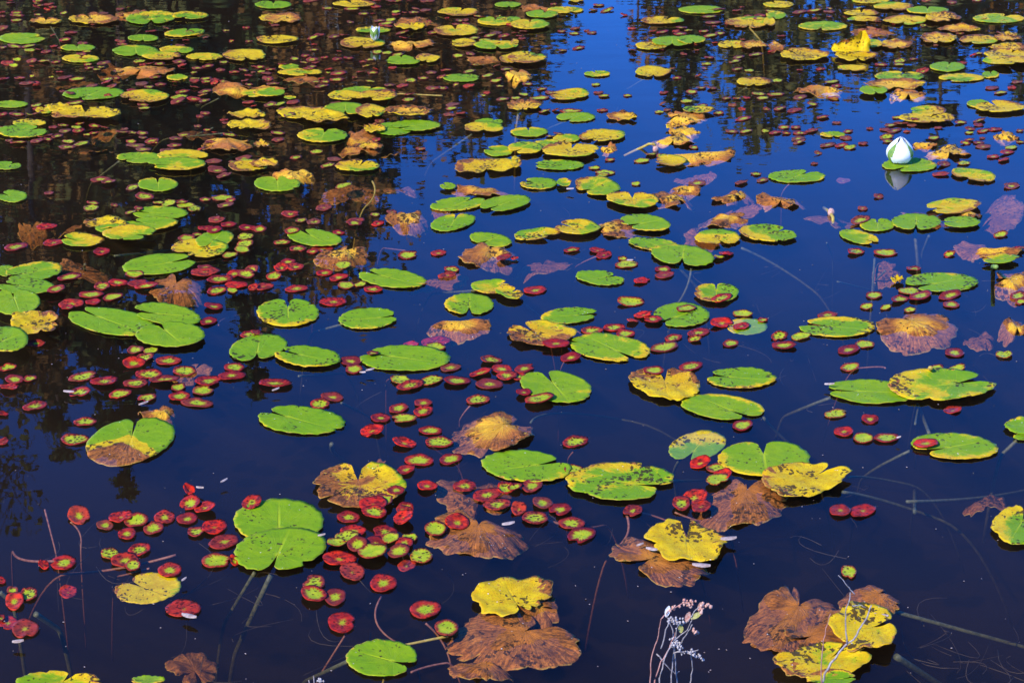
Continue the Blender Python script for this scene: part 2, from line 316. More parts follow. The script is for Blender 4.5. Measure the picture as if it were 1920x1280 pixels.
# ------------------------------------------------------------------ where every pad floats
# One block per ninth-of-a-photo tile (column, row), in quarter pixels from the tile's corner. Large pads: kind x y width height
# [tilt [notch direction]]; small water shield pads: kind x y width. The pixels only give each pad's place on the water plane.
BIG = {
(0, 0): """o 345 172 240 50; o 710 155 385 75; b 985 105 270 55; g 1135 142 380 100 3 265; g 1425 130 275 55 0 200; s 1460 190 250 50; g 1385 252 305 60 4 40
g 1075 293 230 52 0 262; g 165 295 350 80 0 5; g 585 365 265 50 0 120; g 605 447 280 57 0 60; k 1325 380 260 55; g 1018 388 345 85 0 280; y 1215 435 290 65 0 350; g 1535 432 275 55
y 1835 425 320 90 0 300; s 850 455 300 60; s 560 535 300 75; c 1090 530 440 95; g 1330 588 160 42; g 700 708 465 95 2 200; y 1085 740 365 90 0 190; c 1740 670 320 75; g 1900 718 180 55
g 90 790 240 50; g 330 835 130 50; Y 450 830 180 60; Y 640 880 520 95 0 80; s 780 925 200 60; g 220 930 250 55; g 165 1000 380 90 0 10; s 1470 925 280 110; Y 1850 875 280 60; Y 1870 955 330 75
s 710 1040 280 75; c 1700 1085 380 110; g 1060 1190 370 80 0 190; g 1370 1180 380 85 0 350; g 1330 1250 430 95 0 185; y 1860 1260 290 80; g 50 1250 220 60 0 20""",
(1, 0): """g 130 42 275 60; y 740 40 325 50; g 1890 42 200 42; o 180 150 320 75 0 320; y 160 307 315 60; y 1518 100 305 60 0 30; b 1215 160 340 60; Y 1150 212 230 50; k 880 232 260 50
g 1800 165 280 65 0 100; y 1500 240 340 85 0 110; c 1170 335 350 80; y 1560 335 190 60; y 800 335 335 85 0 250; g 1800 352 330 65; g 1090 447 190 45; g 1100 475 260 42; y 1290 448 180 62 0 230
b 1710 440 260 60; y 1900 455 150 65; k 250 510 160 45; g 330 555 330 52; b 360 590 300 55; g 1540 592 280 60; b 100 660 300 45; g 100 715 240 62 0 20; g 255 738 90 25; g 820 685 345 55 0 20
y 690 735 300 70 0 330; y 920 740 280 80 0 200; Y 380 865 420 90 0 340; g 670 840 320 95 0 270; Y 530 915 360 80; y 860 870 230 95; o 1150 880 380 70; g 1030 975 280 95; g 1200 955 370 80 0 190
b 790 1030 260 100; Y 890 985 165 65; g 500 1025 375 105 0 60; b 780 1115 320 80; s 1000 1100 200 60; o 865 1112 180 50; g 1745 922 210 45; y 1710 975 300 75 0 265; y 760 1258 340 85 0 30
g 1820 1140 220 80 0 170; Y 1725 1262 480 110 3 280; o 40 1098 120 45; o 60 1250 220 60""",
(2, 0): """g 10 160 110 45; g 400 82 275 50; g 225 118 240 55 0 40; g 135 200 290 75; y 480 10 120 35; b 180 55 260 50; g 1420 80 340 60; y 1130 165 330 55 0 20; y 1770 180 340 85 0 270; y 1050 355 240 60
g 1200 325 300 75; g 1345 318 210 65 0 300; g 1650 340 215 60; o 1810 355 200 60; y 110 455 290 85 0 20; y 20 350 60 60; c 50 570 200 85; g 640 560 195 45 0 150; y 1060 550 270 80; y 1820 625 270 65 0 250
y 430 720 300 80 4 180; o 90 800 260 80 0 250; g 480 885 295 70 0 200; o 830 885 240 65; c 1310 885 310 85; y 1400 845 230 55; k 130 998 280 75 0 110; g 410 1045 200 65; y 680 1030 350 90 3 200; c 1290 990 250 70
o 1210 970 120 32; c 1220 1060 320 90; g 290 1105 270 85; g 100 1130 260 90 0 200; y 440 1150 420 110 0 60; g 355 1245 375 75 0 180; y 30 1250 90 80; c 720 1120 140 55; c 1400 1190 540 120 4; s 1400 1225 350 60; y 1190 1230 230 80 0 180""",
(3, 0): """g 80 40 230 50; k 60 120 150 60; y 10 185 90 65; g 410 203 365 70; y 700 110 260 45; y 940 60 300 60; g 770 12 280 40; g 1195 92 320 55; y 720 155 250 40; y 1030 162 330 70; o 1310 150 270 70
g 1730 145 390 70 0 20; b 790 235 360 80; o 1440 230 350 50; o 960 345 250 70; o 1280 300 280 80; y 1580 310 290 70; o 1800 300 200 60; o 1800 370 300 60; y 1800 430 360 80 0 30; y 1800 485 380 65; g 780 345 160 60
Y 270 425 370 90 0 170; Y 660 430 310 85; y 630 522 215 45; b 60 340 150 85; g 1345 508 265 75 0 60; g 985 580 370 75 0 40; o 950 650 460 80; g 790 700 210 70 0 310; c 1050 715 280 70; k 1670 568 130 50; g 1450 590 340 60 0 190
c 380 685 370 80; y 1200 845 270 75 0 180; y 1190 905 420 75 0 20; k 1575 785 170 60; y 1740 820 380 85; k 485 1017 190 40; c 1350 1150 340 90; c 1170 1095 200 50; c 1790 1030 200 60; g 1062 1246 410 100 0 200""",
(0, 1): """g 1185 110 300 105 0 95; g 95 200 220 90 0 165; g 1200 325 420 95 0 178; g 1120 415 430 95 4 170; Y 790 430 330 90; y 620 535 320 100 0 175; g 880 475 330 70; y 970 520 400 110 3 350
s 520 330 200 90; s 230 330 220 60; y 1500 595 420 135 0 200; g 1610 535 290 120 10 225; s 620 670 430 110; g 1195 710 560 150 6 10; b 1310 870 430 170 0 60
g 50 760 150 85; g 255 775 440 140 8 190; g 200 895 420 120 0 172; g 120 1020 370 195 0 110; Y 270 1190 380 180 0 0; g 840 1140 660 195 -8 160; g 1255 1095 510 160 -8 175; g 1280 1255 520 185 0 140""",
(1, 1): """g 160 105 350 115 0 95; c 280 40 320 70; s 700 95 480 85; s 1030 75 340 85; c 1690 155 450 105 0 200; s 1400 180 180 70; g 1440 135 120 50; g 1515 258 420 100 5 20; g 1870 258 380 112 8 200
c 1130 370 330 135 0 75; g 1475 395 340 120 10 60; g 440 510 410 125 -6 150; c 640 640 400 110 6 30; g 1020 815 510 140 -6 165; g 1760 525 320 100 -8 200; c 1740 635 440 175 5 60
s 1370 720 450 120; y 1760 885 290 110 0 10; y 1900 940 210 90 -12 20; g 1600 1010 370 160 0 268; c 1530 1180 470 130 0 80; g 240 1072 465 210 0 92; g 840 1117 440 155 3 5""",
(2, 1): """k 200 105 280 90 0 170; y 390 110 110 60; y 640 130 340 140 -5 200; c 1200 220 350 120; c 1280 155 280 90; y 905 240 390 115 -4 100; c 1660 200 330 85 8; s 1700 240 350 100
s 230 590 440 150; y 190 490 350 85 6 350; c 740 430 380 150 -8 200; y 490 450 340 110 0 170; g 1000 410 380 120 -6 190; c 1580 375 390 110 0 5; s 1480 400 420 130; y 1540 515 340 115 0 310; y 1915 482 430 125 -5 10
g 1065 560 385 90 -6 340; g 1280 650 480 155 -6 262; g 660 812 365 105 -6 8; y 1530 930 330 145 0 90; g 1270 1090 420 180 0 200; k 1760 1165 310 120 0 180; g 430 1095 430 115 4 3; m 220 1240 520 180 0 160""",
(3, 1): """g 215 50 430 95 0 20; y 1540 45 340 90 -8 200; c 100 230 380 110 0 250; s 480 260 420 130; s 1200 240 380 120; s 1750 250 350 260; c 1490 340 230 80; g 820 415 265 95 0 95; g 1110 400 370 120 0 268
y 1390 290 410 110 4 190; g 1450 405 280 80 0 180; k 680 505 300 95 -12 340; s 1620 540 440 90; c 1700 610 400 90; y 1740 685 280 70 3 180; c 1850 840 330 180 0 178; Y 970 838 100 42; g 1300 845 550 145 0 190
s 480 1040 380 90; c 1120 1180 600 240 0 150; s 1600 1190 250 160; c 1850 1180 240 130; g 520 1180 570 150 0 175; s 900 670 220 120""",
(0, 2): """g 60 45 320 190 0 200; s 1430 130 330 110; c 1180 555 290 105; h 980 755 680 325 12 75""",
(1, 2): """g 15 55 440 190 10 262; g 390 130 495 155 -4 168; g 1120 135 680 195 0 172; g 340 600 655 205 -4 165; c 1750 690 670 310 5 20; m 770 1100 690 345 0 95; s 1640 1060 600 260; s 880 850 200 110""",
(2, 2): """g 735 55 610 200 -6 335; g 330 347 540 235 -8 130; m 1150 335 540 235 -8 100; g 1720 283 520 155 0 175; g 1580 500 620 185 -5 338; k 1390 780 435 210 12 232; b 1720 1190 720 400 10 60
g 1890 890 690 265 0 98; y 810 1065 790 285 0 352; g 110 945 675 230 -4 8""",
(3, 2): """g 775 385 680 178 -3 178; y 1290 350 800 240 0 8; g 1400 795 650 195 -4 190; g 2000 725 330 60 0 200; g 2010 650 480 140 0 0; s 1650 1090 330 220; Y 260 1065 650 250 5 22""",
(0, 3): """w 1110 565 500 220 8 160; s 1425 960 390 270; y 440 1300 620 180 0 30; k 1110 1250 260 60""",
(1, 3): """g 172 80 680 340 0 270; g 180 300 700 320 8 245; b 1660 160 740 340 0 80; g 945 1105 535 275 0 345; b 1680 1165 480 180 0 30; b 1930 930 1010 400 -8 20; b 2080 720 420 200 0 0; Y 1930 660 600 290 8 300""",
(2, 3): """b 1110 330 740 370 -15 200; Y 1310 245 590 310 -8 95""",
(3, 3): """b 420 900 620 400 0 200; b 180 800 720 480 20 60; b 760 640 480 300 -10 20; y 1880 120 400 290 0 60; Y 400 1150 690 270 5 30; Y 720 910 500 360 -8 10; y 480 1290 380 110""",
}
SMALL = {
(0, 0): """R 75 10 60; R 80 28 70; R 285 12 80; R 300 48 60; r 365 38 90; R 395 58 60; r 20 97 50; R 125 103 90; r 20 127 50; R 130 122 110; R 285 115 60; R 125 157 90; R 480 105 60; r 775 105 80; r 20 220 90; r 535 250 100; R 490 303 90; r 1140 242 100; R 1250 220 50; r 620 330 80; r 905 315 90; f 920 338 80; R 20 362 70; R 110 355 110; R 60 380 120; R 215 350 110; v 225 382 90; R 295 380 60; r 350 393 90; r 405 353 60; r 612 412 80; f 60 480 110; v 105 500 70; f 240 465 80; R 330 465 100; R 420 470 70; r 780 477 110; v 1045 465 90; r 1350 348 80; R 1345 468 100; R 1680 472 70; r 1655 530 70; R 1480 515 80; R 1560 500 90; v 1455 550 50; R 1760 545 80; R 1830 535 70; r 1905 505 40; r 1900 548 40; v 725 528 60; v 760 510 60; R 670 515 70; R 660 490 60; R 890 545 80; R 1200 490 80; v 240 578 45; r 20 600 110; f 150 592 85; r 205 630 130; r 260 625 90; r 490 587 120; R 580 597 120; R 810 600 90; R 870 592 70; f 800 627 80; r 1065 635 100; R 1120 657 80; R 1205 638 85; R 1165 585 90; r 690 650 90; f 830 665 100; R 1545 595 90; R 1550 617 80; r 1460 612 80; r 1610 605 70; v 1460 597 80; f 1610 630 60; R 1685 622 80; r 1865 573 60; r 1840 612 60; r 530 715 75; R 1000 685 100; R 1370 692 110; R 1540 690 110; v 1345 733 130; r 1335 765 120; R 1455 748 110; v 1520 722 80; R 1535 760 90; r 1865 775 100; v 275 797 90; v 370 800 80; R 565 780 140; R 1075 790 90; v 1085 817 90; R 20 862 90; R 130 862 130; v 220 868 60; R 30 965 90; r 400 960 70; R 475 945 80; R 490 988 100; v 575 962 80; R 590 985 100; R 600 935 70; R 710 950 90; R 340 1025 120; R 430 1025 90; r 280 1062 110; R 360 1050 70; R 140 1075 130; r 70 1060 60; v 515 1067 100; v 612 1082 120; R 505 1107 130; R 925 1000 120; R 990 1000 80; R 1070 1003 90; R 985 1068 80; R 1020 1097 150; R 1140 1065 110; R 1310 1095 110; r 1320 1045 100; R 1075 1125 120; r 1260 1133 130; R 1380 1018 90; R 1725 1018 110; r 1540 855 80; r 1500 880 60; r 1600 1215 130; r 1620 1260 130; r 1830 1190 130; v 1860 1215 130; R 1160 1075 60""",
(1, 0): """r 430 5 160; R 540 68 80; R 720 72 120; r 900 55 80; r 1010 15 80; r 905 5 70; R 1060 14 80; r 1285 12 110; v 1050 95 70; r 1050 115 70; R 1185 97 80; r 1270 82 90; R 810 108 80; v 1010 157 80; R 930 162 90; R 980 180 120; r 975 200 110; R 1530 160 70; r 1500 188 60; r 1570 158 60; R 430 288 90; r 475 267 80; R 590 280 90; r 660 272 80; R 1100 250 110; R 1330 250 90; R 1760 270 110; R 1860 275 90; R 1640 290 80; r 1800 255 90; v 1715 312 90; v 910 397 80; v 985 402 80; R 1065 415 90; R 290 448 70; R 370 423 70; R 420 455 90; R 450 478 70; R 515 437 60; R 610 447 80; r 695 442 80; r 205 490 80; R 420 505 70; R 30 508 70; R 110 527 80; v 40 543 60; r 80 555 80; r 90 598 90; R 130 635 100; r 395 535 80; R 390 538 100; R 620 555 130; R 790 547 80; R 875 550 80; r 1025 513 70; R 1315 550 80; R 1425 533 80; v 1515 425 80; R 1610 412 70; R 520 618 70; R 610 602 120; v 857 618 70; R 495 650 110; R 1005 645 90; r 1100 648 90; v 1160 610 90; R 1255 592 80; r 1025 690 50; r 1325 667 110; R 1400 665 90; f 1595 652 90; v 1660 498 100; v 1600 540 90; v 1740 572 90; R 1880 525 90; v 1800 612 90; R 1150 715 80; v 1145 753 100; r 600 780 90; r 690 792 90; v 830 800 90; r 280 772 105; v 180 785 90; R 110 790 100; R 215 838 90; r 930 915 80; R 165 1003 110; r 165 1055 100; v 455 1145 95; R 300 1187 95; r 590 1200 110; R 540 1245 110; r 1475 790 110; R 1465 818 90; r 1450 865 90; r 1540 857 80; r 900 1060 70; R 1235 1122 80; R 1850 748 100; R 250 880 90""",
(2, 0): """R 650 45 90; R 610 82 70; R 715 85 110; r 840 120 60; r 475 220 80; R 375 240 70; R 470 257 80; R 600 250 80; r 560 235 50; R 382 385 65; R 500 365 95; v 630 640 70; r 650 700 80; R 690 725 85; R 868 722 65; R 1190 525 60; r 1140 700 70; R 1130 245 100; R 1270 215 90; r 1230 240 60; R 1260 258 100; R 1480 130 110; R 1510 175 130; R 1490 272 110; R 1440 240 80; R 1690 85 80; R 1550 85 100; R 1560 255 80; r 1860 125 90; r 1850 155 90; R 1480 438 80; R 1700 435 90; R 1670 465 90; R 1830 415 110; v 1460 485 80; R 1690 525 80; v 1780 535 70; R 225 672 80; R 290 700 90; R 120 635 80; v 90 715 80; v 30 742 80; R 210 740 150; R 245 840 90; R 330 832 60; R 440 838 170; R 680 832 85; R 350 1012 80; v 290 1030 70; R 1420 665 80; r 1500 668 80; R 1350 695 90; r 1130 785 50; v 1310 765 90; R 1430 795 80; R 1610 743 70; R 1690 745 70; r 1760 740 60; v 1850 710 110; v 1880 740 90; R 1735 895 130; R 1650 990 100; R 1755 990 100; v 1900 990 60; v 1105 845 70; r 1165 830 60; R 1550 852 85; R 1365 1112 75; v 1045 1165 90; v 1130 1180 100; v 975 1212 120; R 735 1203 80; v 620 1265 90""",
(3, 0): """r 240 95 120; R 350 85 120; r 460 92 90; r 1380 25 80; r 1190 8 80; R 1570 8 80; R 850 490 100; v 990 465 90; v 985 490 80; f 1160 542 100; r 1455 478 80; r 395 522 70; r 240 532 50; R 480 620 120; R 515 650 80; R 60 712 130; R 240 738 110; R 490 740 90; R 335 790 90; R 90 820 100; r 200 833 120; R 412 885 95; R 965 887 70; R 920 945 100; r 1000 932 120; R 950 985 120; r 880 978 90; r 1080 945 80; R 890 1035 110; R 900 1065 80; R 1245 1040 90; R 1585 910 95; R 1445 925 90; r 1580 943 80; R 1620 985 110; R 1515 975 80; r 1700 975 110; R 1890 985 60; R 1745 700 100; r 1680 665 110; r 1870 620 90; r 1830 663 70; R 120 960 90; R 210 960 80; r 55 1000 100; R 140 1005 70; R 240 1002 110; r 330 985 100; r 585 1042 95; R 600 990 80; R 225 1045 110; R 235 1070 100; R 450 1092 130; R 550 1095 110; v 615 1112 100; r 715 1082 80; r 375 1157 60; r 348 1232 55; R 1510 1055 70; R 1480 1080 80; R 1580 1075 85; r 1615 1105 120; R 1890 1070 60; v 1825 1112 100; R 1690 1180 100; r 1795 1150 120; r 1770 1205 90; r 1320 1240 110; v 1470 1230 100; r 1100 920 60; r 765 970 55; v 65 612 90""",
(0, 1): """R 755 70 150; R 815 95 110; R 995 132 105; r 370 175 75; R 1085 200 145; R 700 250 95; v 685 285 115; R 860 265 60; R 980 320 90; v 1190 247 85; v 1265 252 105; R 1365 240 100; v 1395 265 130; v 1460 295 100; R 1540 222 85; v 1670 210 165; R 1730 230 80; R 1690 267 130; R 1040 300 70; r 1680 42 110; R 1630 5 150; r 350 424 155; R 120 577 185; r 400 545 160; r 765 612 130; r 1625 372 130; r 1715 410 120; r 1555 440 140; R 1855 432 130; R 1610 472 120; R 1480 485 70; R 1400 510 130; v 1840 503 120; v 1840 557 130; v 1815 600 115; v 1725 640 120; r 1900 440 60; R 525 802 185; R 1010 783 145; R 1545 735 120; r 1540 772 230; R 1650 820 200; r 1770 862 185; R 1760 780 130; R 1880 760 120; R 1850 790 140; R 1625 905 155; v 1745 905 85; r 1900 885 80; R 885 845 155; r 1030 848 150; R 765 873 125; R 425 920 145; R 1100 880 190; R 685 935 200; r 700 990 120; r 535 1008 195; R 845 952 155; R 1605 1027 150; R 1565 1135 130; R 1880 1230 160; r 510 1040 100""",
(1, 1): """v 655 120 130; r 510 283 130; R 260 330 145; R 340 378 95; R 435 390 105; R 745 382 145; R 740 405 110; R 895 335 75; r 915 402 100; R 30 447 100; r 1020 315 80; R 270 465 110; R 620 470 90; R 195 545 125; R 315 590 130; r 500 580 165; R 425 612 90; f 190 735 110; R 295 727 125; R 240 690 110; v 655 715 125; R 515 772 130; R 620 808 140; v 675 865 130; v 785 858 90; R 880 895 145; R 135 797 115; r 60 875 145; R 305 890 175; r 580 990 215; R 1140 640 155; r 1370 623 115; R 1470 747 115; r 1435 790 140; r 1350 1270 230; r 10 1230 90; r 1860 670 120""",
(2, 1): """v 700 20 150; v 680 38 100; v 930 105 70; R 1390 98 130; R 1830 30 80; R 1880 75 90; r 1720 95 100; r 640 605 120; r 690 640 125; R 450 600 120; r 20 670 60; R 830 665 70; v 860 708 170; R 1135 745 125; r 1145 787 145; r 975 832 125; v 1555 657 85; r 1610 632 110; R 175 902 180; v 890 993 215; R 1305 1050 150; f 985 1090 140; f 905 1135 90; R 1055 1130 150; R 1570 975 155; v 1730 1078 150; f 1575 1152 180; r 1720 1172 130; R 600 1205 165; R 765 1182 175; R 850 1228 145; R 1400 1222 170; R 1210 1260 130; R 1370 1270 100; R 1880 1125 80""",
(3, 1): """r 1295 33 130; r 565 68 110; R 1825 122 130; R 690 388 150; v 1745 487 110; R 660 615 130; R 885 622 190; R 1095 742 110; R 1360 635 90; R 1880 600 100; v 1065 910 170; R 990 972 135; R 1145 950 180; R 1365 942 180; R 795 940 130; v 740 1025 100; v 885 1030 90; R 1375 1010 125; R 445 1088 150; v 1065 1050 90; R 1875 945 130; R 1895 990 90; R 85 1250 125; v 245 1250 145; r 830 200 80; r 710 288 80""",
(0, 2): """R 60 200 130; R 110 290 145; R 225 285 110; f 75 352 150; R 265 490 185; r 25 550 75; r 25 760 90; R 625 270 235; R 785 307 220; R 600 390 170; R 900 400 170; R 1020 318 195; R 1120 255 210; R 1235 300 230; R 1385 228 185; R 1340 350 115; R 1565 305 215; R 1525 372 170; R 1350 420 165; R 1480 465 240; R 1105 430 150; R 1015 70 130; R 1085 130 145; f 1005 175 170; R 1265 152 195; v 1130 75 110; R 1760 200 160; R 1740 262 205; R 640 608 170; R 560 740 215; f 1420 1125 90; R 1425 1225 155; f 1535 1265 160; R 1890 1230 150; R 270 20 140""",
(1, 2): """R 145 322 260; R 575 425 170; R 480 477 145; R 715 155 170; R 735 215 135; R 875 110 90; R 1460 203 155; R 1765 148 160; R 1845 215 165; R 1685 243 165; R 1880 270 160; R 1750 325 210; R 1510 305 205; v 1315 297 190; R 1160 342 210; v 1090 297 165; R 1665 443 175; R 1070 508 155; R 1255 468 140; R 1255 530 145; R 935 580 145; v 1110 585 190; f 870 680 175; R 1310 675 175; f 1115 772 175; R 1375 760 210; R 1225 897 215; R 1460 887 175; R 1125 970 140; R 1050 1147 130; f 1285 1092 150; R 1565 1090 170; R 1735 1157 230; R 1875 1107 140; R 1810 1230 215; R 955 1220 150; r 880 1262 220; R 1120 1270 130; R 1350 5 220; v 1350 45 150; r 1160 20 120""",
(2, 2): """r 330 45 205; R 440 128 155; R 1145 48 225; R 1640 20 120; R 95 210 160; R 50 268 120; R 1340 193 180; R 1065 245 160; R 205 450 230; r 90 400 120; R 1730 635 160; R 475 758 195; v 460 965 140; f 1410 922 160; R 1545 955 175; f 1580 1015 140; v 1540 1058 180; f 1365 1190 205; R 1270 1240 140; R 150 1090 165; R 20 1107 110; R 230 1220 160; R 360 1270 180; f 50 1268 120; r 1420 1262 150; R 905 1275 150""",
(3, 2): """R 120 38 190; R 605 68 175; v 725 27 150; R 615 200 145; R 1400 90 150; v 1770 105 130; v 1258 213 125; v 1420 212 140; v 510 548 170; R 765 590 135; r 1385 508 140; r 568 683 150; v 715 730 155; R 890 730 200; f 1180 785 195; r 540 1275 160; r 710 1275 200""",
(0, 3): """f 593 38 175; R 790 105 130; f 910 47 200; R 1025 80 180; R 1235 45 155; R 1405 55 160; R 1150 125 150; f 1610 120 200; R 1470 155 135; R 955 170 140; r 1680 230 235; R 1045 288 180; v 825 318 140; R 940 372 220; R 1000 415 110; R 475 385 195; f 330 405 85; R 1275 440 175; R 1625 372 225; f 1760 380 80; R 95 597 90; R 215 620 135; f 110 680 145; r 10 520 70; r 510 590 135; r 60 820 150; r 190 880 200; r 1375 728 265; R 10 800 60""",
(1, 3): """R 695 45 170; R 890 48 185; f 1105 70 150; R 730 150 190; R 965 155 180; v 680 205 175; v 605 258 150; R 760 270 150; R 900 250 155; v 1010 210 130; v 1155 200 120; R 1110 250 140; v 875 328 220; R 1070 318 165; v 1240 333 175; r 1130 390 140; f 625 360 250; r 725 455 185; R 435 540 175; R 435 632 190; R 595 643 165; R 955 538 205; r 645 835 215; R 1270 735 235; R 1430 882 175; v 1347 140 160; f 1510 95 180; R 850 5 150; R 1110 10 120""",
(2, 3): """R 175 50 205; v 370 15 180; R 450 90 195; R 520 178 220; R 905 15 190""",
(3, 3): """v 605 455 120""",
}
# pads that stand out, by place: the words other labels use to point from them, and their own label
LANDMARK = [
(245, 828, "half-brown notched pad", "green lily pad with a brown front half and yellow seam above the spruce reflection"),
(525, 1035, "stacked green pads", "large bright green lily pad, lower of two overlapping pads"),
(716, 1236, "bite-edged green pad", "green lily pad with a bite out of its edge and speckled brown centre"),
(1288, 1021, "cracked yellow pad", "bright yellow lily pad split in lobes, lying on a sunken brown leaf"),
(1620, 1188, "crumpled yellow leaf", "crumpled yellow lily pad spotted black, beneath a bare grey twig"),
(1790, 839, "toothed pad", "green lily pad with toothed edge carrying one scarlet little leaf"),
(1277, 592, "red-topped pad", "round green lily pad carrying a small red leaf on top"),
(1043, 727, "heart-shaped pad", "smooth green heart-shaped lily pad with a red leaf tucked under its rim"),
(1247, 724, "tan round pad", "round yellow-brown lily pad with a small dark leaf on its rim"),
(672, 915, "crinkled gold pad", "crinkled gold and brown lily pad with a yellow midrib ridge"),
(565, 790, "plain oval pad", "large smooth oval green lily pad with a cut stem behind it"),
(917, 812, "yellow-hearted brown pad", "limp brown lily pad with a bright yellow centre, its sides under water"),
(760, 674, "torn-ended pad", "long green lily pad with a torn ragged end and small red leaf on it"),
(1143, 654, "broad green pad", "broad green lily pad over a red leaf, near the brown crumpled pad"),
(1768, 727, "long mottled pad", "long mottled lily pad with yellow patches and brown end, over a green one"),
(277, 1101, "sunken yellow pad", "yellow-green lily pad half sunk, crossed by soft dark bands"),
(880, 573, "little heart pad", "small green heart-shaped lily pad beside the curled orange leaf"),
(540, 588, "bitten round pad", "round green lily pad with a bite out of one side and brown edge"),
(1162, 906, "brown-ended pad", "green lily pad with a torn yellow-brown end and speckled black"),
(1280, 483, "beaked green pad", "green lily pad with a beaked end and a crossed cut stem"),
(1308, 835, "dull sunken pad", "dull dark green lily pad lying just under the water"),
(762, 412, "ruffled tan pad", "ruffled tan and yellow lily pad with its rim raised"),
(911, 315, "orange raised pad", "orange-yellow lily pad with a raised rim among green pads"),
(74, 575, "shore gold pad", ""),
(67, 617, "shore gold pad", "golden yellow lily pad with a brown edge, under green pads"),
(298, 497, "midribbed oval pad", "oval green lily pad with pale midrib beside a rusty curled leaf"),
(383, 463, "yellow-lobed pad", "green and yellow lily pad with a second lobe folded across it"),
(735, 524, "pale-veined pad", "oval green lily pad with pale vein beside a string of small pads"),
(1717, 420, "stem-rooted pad", "green lily pad with rust-stained centre above its pale sunken stem"),
(1765, 531, "yellow-ended pad", "long green lily pad with yellow ends among red-rimmed little pads"),
(1225, 137, "yellow-lipped pad", "green lily pad with an upturned yellow lip in open blue water"),
(1120, 140, "dark-rimmed pad", "small dark-rimmed green lily pad alone in the open blue water"),
(1736, 223, "split olive pad", "olive green lily pad split in two, behind the white lily bud"),
(1508, 906, "blotched yellow pad", "blotched yellow lily pad resting on brown sunken leaf"),
(1432, 862, "twin-lobed pad", "large twin-lobed green lily pad behind the blotched yellow pad"),
(970, 1120, "black-spotted pad", "small yellow lily pad eaten into black holes above a brown leaf"),
(962, 1196, "great brown leaf", "largest rusty brown dead lily pad with a torn lower edge"),
(895, 1000, "ragged rust leaf", "ragged rust-brown lily pad with dark pits and orange centre"),
(1720, 615, "sunken rust leaf", "wide rusty lily pad sunk under blue water with dark holes"),
(915, 478, "mauve drowned pad", "mauve brown lily pad with yellow heart under a green pad"),
(1108, 430, "olive mottled pad", ""),
(604, 256, "wide notched pad", "green lily pad with wide notch beside the bright yellow folded one"),
(702, 246, "bright folded pad", "bright yellow lily pad folded over a brown one"),
(155, 220, "gold ragged pad", "long gold ragged lily pad among small red leaves"),
(175, 177, "long serrated pad", "long serrated green lily pad carrying a red leaf at one end"),
(297, 347, "notched round pad", "round green lily pad with notch, below the cluster of three"),
(1705, 310, "bud-bearing pad", "green lily pad with yellow end right below the white lily bud"),
(1515, 170, "pink-brown leaf", "pinkish brown drowned lily pad with a hole, in blue water"),
(1905, 988, "speckled edge pad", "yellow-speckled round lily pad cut by the picture edge"),
(1357, 765, "spotted oval pad", "oval green lily pad spotted black, touching the tan round one"),
(1188, 380, "notched lime pad", "lime green lily pad with notch beside a drowned rust leaf"),
(1380, 712, "beaded oval pad", "oval dull green lily pad sprinkled with water beads"),
(110, 1285, "cut-off yellow pad", "speckled yellow-green lily pad cut by the bottom edge"),
]
